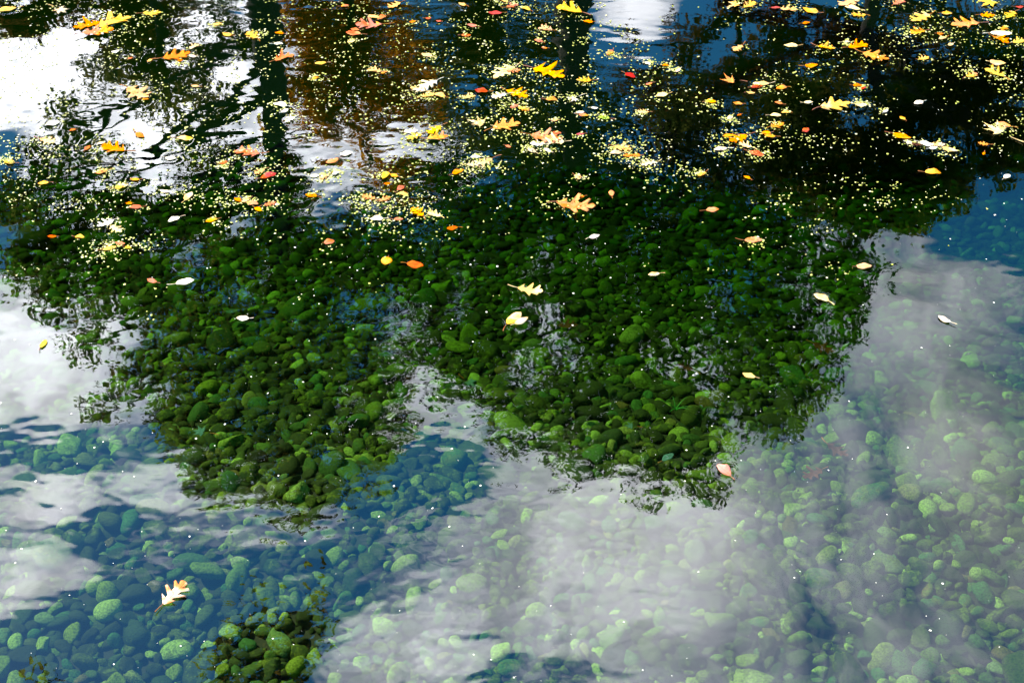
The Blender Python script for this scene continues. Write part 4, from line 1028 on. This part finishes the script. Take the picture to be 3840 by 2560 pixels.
LM_ = {n_: leaf_mat(n_, c_) for n_, c_ in COL.items()}
STEM_M = leaf_mat('stem', (0.42, 0.15, 0.05))
OAK = [(0.0, 0.0, 0.02), (0.08, 0.06, 0.07), (0.16, 0.24, 0.27), (0.24, 0.22, 0.11), (0.32, 0.32, 0.12), (0.42, 0.52, 0.40), (0.46, 0.58, 0.36), (0.52, 0.50, 0.13),
       (0.62, 0.62, 0.13), (0.70, 0.80, 0.30), (0.76, 0.84, 0.26), (0.80, 0.78, 0.10), (0.88, 0.90, 0.12), (0.95, 0.96, 0.09), (1.0, 1.0, 0.0)]


def leaf_blade(kind, L, r_):
    """top surface of a blade along +x from its base, then given thickness"""
    V, Fc = [], []
    curl = r_.uniform(-0.15, 0.9)
    bend = r_.uniform(-0.12, 0.38)
    twist = r_.uniform(-0.4, 0.4)
    if kind == 'curl':
        curl, bend = 2.2, 0.5
    if kind == 'maple':
        tips = [(0, 1.0), (0.75, 0.85), (1.6, 0.62), (-0.75, 0.85), (-1.6, 0.62)]
        out = []
        for a, rr in sorted(tips):
            rr *= r_.uniform(0.85, 1.1)
            out += [(a - 0.20, rr * 0.62), (a - 0.08, rr * 0.70), (a, rr), (a + 0.08, rr * 0.70), (a + 0.20, rr * 0.62), (a + 0.39, 0.34 * r_.uniform(0.8, 1.2))]
        out[-1] = (2.6, 0.16)
        out.append((math.pi, 0.05))
        out.insert(0, (-2.6, 0.16))
        E = [(0.38 + 0.62 * rr * math.cos(a), 0.62 * rr * math.sin(a)) for a, rr in out]
        V = [(0.38, 0.0)] + [(0.38 + 0.5 * (x - 0.38), 0.5 * y) for x, y in E] + E
        n_ = len(E)
        for i in range(n_):
            j = (i + 1) % n_
            Fc += [(0, 1 + i, 1 + j), (1 + i, 1 + n_ + i, 1 + n_ + j, 1 + j)]
        border = list(range(1 + n_, 1 + 2 * n_))
    else:
        if kind == 'oak':
            st = [(a, b_ + r_.uniform(-0.025, 0.025), w_ * r_.uniform(0.85, 1.15), w_ * r_.uniform(0.85, 1.15)) for a, b_, w_ in OAK]
        else:
            hw = {'oval': 0.27, 'round': 0.40, 'curl': 0.22}[kind] * r_.uniform(0.85, 1.15)
            st = []
            for i in range(12):
                t = i / 11
                w_ = hw * math.sin(math.pi * t ** 0.9) ** 0.75 if 0 < t < 1 else 0.012
                st.append((t, t + 0.02 * r_.normal() * (0 < t < 1), w_ * r_.uniform(0.96, 1.04), w_ * r_.uniform(0.96, 1.04)))
        n_ = len(st)
        for a, b_, wl, wr in st:
            V += [(b_, wl), ((a + b_) / 2, wl * 0.5), (a, 0.0), ((a + b_) / 2, -wr * 0.5), (b_, -wr)]
        for i in range(n_ - 1):
            for j in range(4):
                q = 5 * i + j
                Fc.append((q, q + 5, q + 6, q + 1))
        border = [5 * i for i in range(n_)] + [5 * (n_ - 1) + j for j in (1, 2, 3)] + [5 * i + 4 for i in range(n_ - 1, -1, -1)] + [3, 2, 1]
    ph = r_.uniform(0, 6)
    W = []
    for x, y in V:
        z = curl * y * y * 1.2 + 0.05 * abs(y) + bend * (x - 0.5) ** 2 + twist * y * (x - 0.5) + 0.030 * math.sin(9 * x + ph) * (abs(y) * 4)
        W.append((x * L, y * L, z * L))
    W = np.array(W)
    W[:, 2] -= W[:, 2].min()
    th_ = 0.0006
    n0 = len(W)
    V2 = np.concatenate([W + (0, 0, th_), W])
    F2 = list(Fc) + [tuple(n0 + q for q in reversed(f)) for f in Fc]
    m_ = len(border)
    for i in range(m_):
        a, b_ = border[i], border[(i + 1) % m_]
        F2.append((a, n0 + a, n0 + b_, b_))
    zb = float(W[np.argmin(W[:, 0]), 2])
    return V2, F2, zb


def stem_mesh(L, zb, r_, long_):
    ln = L * r_.uniform(0.28, 0.5) * long_
    cv = r_.uniform(-0.35, 0.35)
    up = r_.uniform(-0.02, 0.12)
    n_ = 5
    path = [(0.02 * L - ln * t, cv * ln * t * t, zb + 0.0005 + up * ln * t) for t in np.linspace(0, 1, n_)]
    return tube(path, np.linspace(0.0011, 0.0015, n_) * (0.8 + 4 * L), 5)


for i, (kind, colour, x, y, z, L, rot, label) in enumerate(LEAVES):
    r_ = np.random.default_rng(1000 + i)
    sunk = z < 0
    nm = {'oak': 'oak_leaf', 'maple': 'maple_leaf', 'oval': 'oval_leaf', 'round': 'round_leaf', 'curl': 'curled_leaf'}[kind]
    if sunk:
        z = float(bed_z(x, y)) + 0.085
        nm = 'sunken_' + nm
    # rests on the water; where leaves pile up the later one lies a little higher
    lay = 0.0015
    for (k2, c2, x2, y2, z2, L2, _, _) in LEAVES[:i]:
        if not sunk and z2 == 0 and math.hypot(x - x2, (y - y2)) < 0.42 * (L + L2):
            lay += 0.004
    a = R(rot)
    root = obj(nm, None, None, (x - 0.5 * L * math.cos(a), y - 0.5 * L * math.sin(a), z + min(lay, 0.016)), (0, 0, a))
    tag(root, label, 'leaf', 'sunken leaves' if sunk else 'leaves floating on the pond')
    V, Fc, zb = leaf_blade(kind, L, r_)
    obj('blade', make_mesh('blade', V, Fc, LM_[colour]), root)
    V, Fc = stem_mesh(L, zb, r_, 0.5 if kind in ('round',) else 1.0)
    obj('stem', fast_mesh('stem', V, Fc, LM_[colour] if colour in ('white', 'cream') else STEM_M), root)


# ------------------------------------------------------------------ duckweed and specks
k = mat('duckweed_green')
r_s = k.n('ShaderNodeNewGeometry').outputs['Random Per Island']
c = k.ramp(r_s, [(0.0, (0.34, 0.38, 0.04)), (0.5, (0.48, 0.48, 0.09)), (0.85, (0.62, 0.56, 0.20)), (1.0, (0.78, 0.72, 0.46))])
b = k.n('ShaderNodeBsdfPrincipled', {'Base Color': c, 'Roughness': 0.35})
M_DUCK = link(k, b.outputs[0])
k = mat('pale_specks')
b = k.n('ShaderNodeBsdfPrincipled', {'Base Color': (0.82, 0.78, 0.66, 1), 'Roughness': 0.5})  # white stands partly for sun glints on the floating bits
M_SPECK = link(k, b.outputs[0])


def discs(P_, rad, r_, sides=6):
    """small domed pads"""
    n_ = len(P_)
    th_ = np.linspace(0, 2 * math.pi, sides, endpoint=False)[None, :] + r_.uniform(0, 6, (n_, 1))
    el = r_.uniform(0.65, 1.0, (n_, 1))
    ph = r_.uniform(0, math.pi, (n_, 1))
    ux, uy = np.cos(th_), np.sin(th_) * el
    dx = (ux * np.cos(ph) - uy * np.sin(ph)) * rad[:, None]
    dy = (ux * np.sin(ph) + uy * np.cos(ph)) * rad[:, None]
    tlt = r_.normal(size=(n_, 2)) * 0.12
    ring = np.stack([P_[:, 0:1] + dx, P_[:, 1:2] + dy, P_[:, 2:3] + dx * tlt[:, 0:1] + dy * tlt[:, 1:2] + rad[:, None] * 0.1], 2)
    topv = P_ + np.stack([np.zeros(n_), np.zeros(n_), rad * 0.42], 1)
    V = np.concatenate([ring, topv[:, None, :]], 1).reshape(-1, 3)
    s_ = sides + 1
    idx = np.arange(n_)[:, None] * s_
    Fc = np.stack([np.stack([idx[:, 0] + j, idx[:, 0] + (j + 1) % sides, idx[:, 0] + sides], 1) for j in range(sides)], 1).reshape(-1, 3)
    return V, Fc


r_ = np.random.default_rng(77)
N = 18000
X = r_.uniform(-4, 4, N)
Y = r_.uniform(3.0, 6.6, N)
dens = sst(3.35, 4.5, Y) * (0.06 + 0.94 * sst(0.46, 0.68, 0.5 * value_noise(X, Y, 1.7, 3) + 0.5 * value_noise(X, Y, 7.0, 4)))
dens *= np.where((X > 1.15) & (Y < 4.35) & (X > 0.5 * Y - 0.7), 0.25, 1.0)
keep = (r_.random(N) < dens * 0.75) & (np.abs(X) < 0.5 + 0.40 * Y)
cx_, cy_ = X[keep], Y[keep]
num = np.where(r_.random(len(cx_)) < 0.12, r_.integers(5, 14, len(cx_)), np.minimum(r_.geometric(0.5, len(cx_)), 5))
pads = []
for x, y, n_ in zip(cx_, cy_, num):
    for q in range(n_):
        pads.append((x + r_.normal() * 0.008 * n_ ** 0.6 * (q > 0), y + r_.normal() * 0.007 * n_ ** 0.6 * (q > 0), 0.0012))
# rafts caught round the larger leaves
for (kind, colour, x, y, z, L, rot, label) in LEAVES:
    if z < 0 or y < 3.75:
        continue
    p_raft = 0.8 if kind in ('oak', 'maple') else 0.35
    if r_.random() > p_raft:
        continue
    n_ = int(r_.uniform(20, 95) * (0.6 + 4 * L))
    th0 = r_.uniform(0, 6.28)
    ox, oy = x + 0.35 * L * math.cos(th0), y + 0.35 * L * math.sin(th0)
    for q in range(n_):
        px, py = ox + r_.normal() * 0.5 * L, oy + r_.normal() * 0.38 * L
        on = math.hypot(px - x, py - y) < 0.25 * L
        pads.append((px, py, 0.014 if on else 0.0012))
# loose drift lines and rafts with no leaf in them
for (x, y, sx, sy, n_, ang) in RAFTS:
    u, v_ = r_.normal(size=n_) * sx, r_.normal(size=n_) * sy
    for p_, q in zip(u, v_):
        pads.append((x + p_ * math.cos(ang) - q * math.sin(ang), y + p_ * math.sin(ang) + q * math.cos(ang), 0.0012))
pads = np.array(pads)
V, Fc = discs(pads, 0.0014 + 0.0036 * r_.random(len(pads)) ** 1.3, r_)
duck = obj('duckweed', fast_mesh('duckweed', V, Fc, M_DUCK))
tag(duck, 'yellow-green duckweed scattered and rafted over the far water', 'duckweed', kind='stuff')

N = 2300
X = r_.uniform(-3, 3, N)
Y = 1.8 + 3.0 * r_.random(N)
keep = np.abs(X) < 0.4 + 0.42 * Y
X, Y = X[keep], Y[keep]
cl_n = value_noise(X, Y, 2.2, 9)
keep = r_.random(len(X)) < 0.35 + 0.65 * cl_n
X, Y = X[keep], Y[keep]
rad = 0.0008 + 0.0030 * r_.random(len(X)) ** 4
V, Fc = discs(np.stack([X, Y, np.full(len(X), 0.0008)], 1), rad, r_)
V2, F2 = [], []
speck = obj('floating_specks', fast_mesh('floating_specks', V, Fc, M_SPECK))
tag(speck, 'tiny specks of seed and petal painted white with sun glints dotting the near water', 'specks', kind='stuff')

# ------------------------------------------------------------------ a tuft of grass under water
k = mat('water_grass_green')
b = k.n('ShaderNodeBsdfPrincipled', {'Base Color': (0.03, 0.22, 0.03, 1), 'Roughness': 0.5})
M_WG = link(k, b.outputs[0])
gx, gy = GRASS_AT
tuft = obj('water_grass', None, None, (gx, gy, float(bed_z(gx, gy)) + 0.05))
tag(tuft, 'small bright green tuft of grass under water among the stones', 'grass tuft')
for i in range(6):
    a = r_.uniform(0, 6.28)
    ln = r_.uniform(0.035, 0.065)
    wv_ = r_.uniform(0.002, 0.003)
    path = [(math.cos(a) * ln * t * (0.4 + 0.5 * t), math.sin(a) * ln * t * (0.4 + 0.5 * t), ln * (t - 0.35 * t * t)) for t in np.linspace(0, 1, 6)]
    V, Fc = tube(path, np.linspace(wv_, 0.0006, 6), 4)
    obj('grass_blade', fast_mesh('grass_blade', V, Fc, M_WG), tuft)
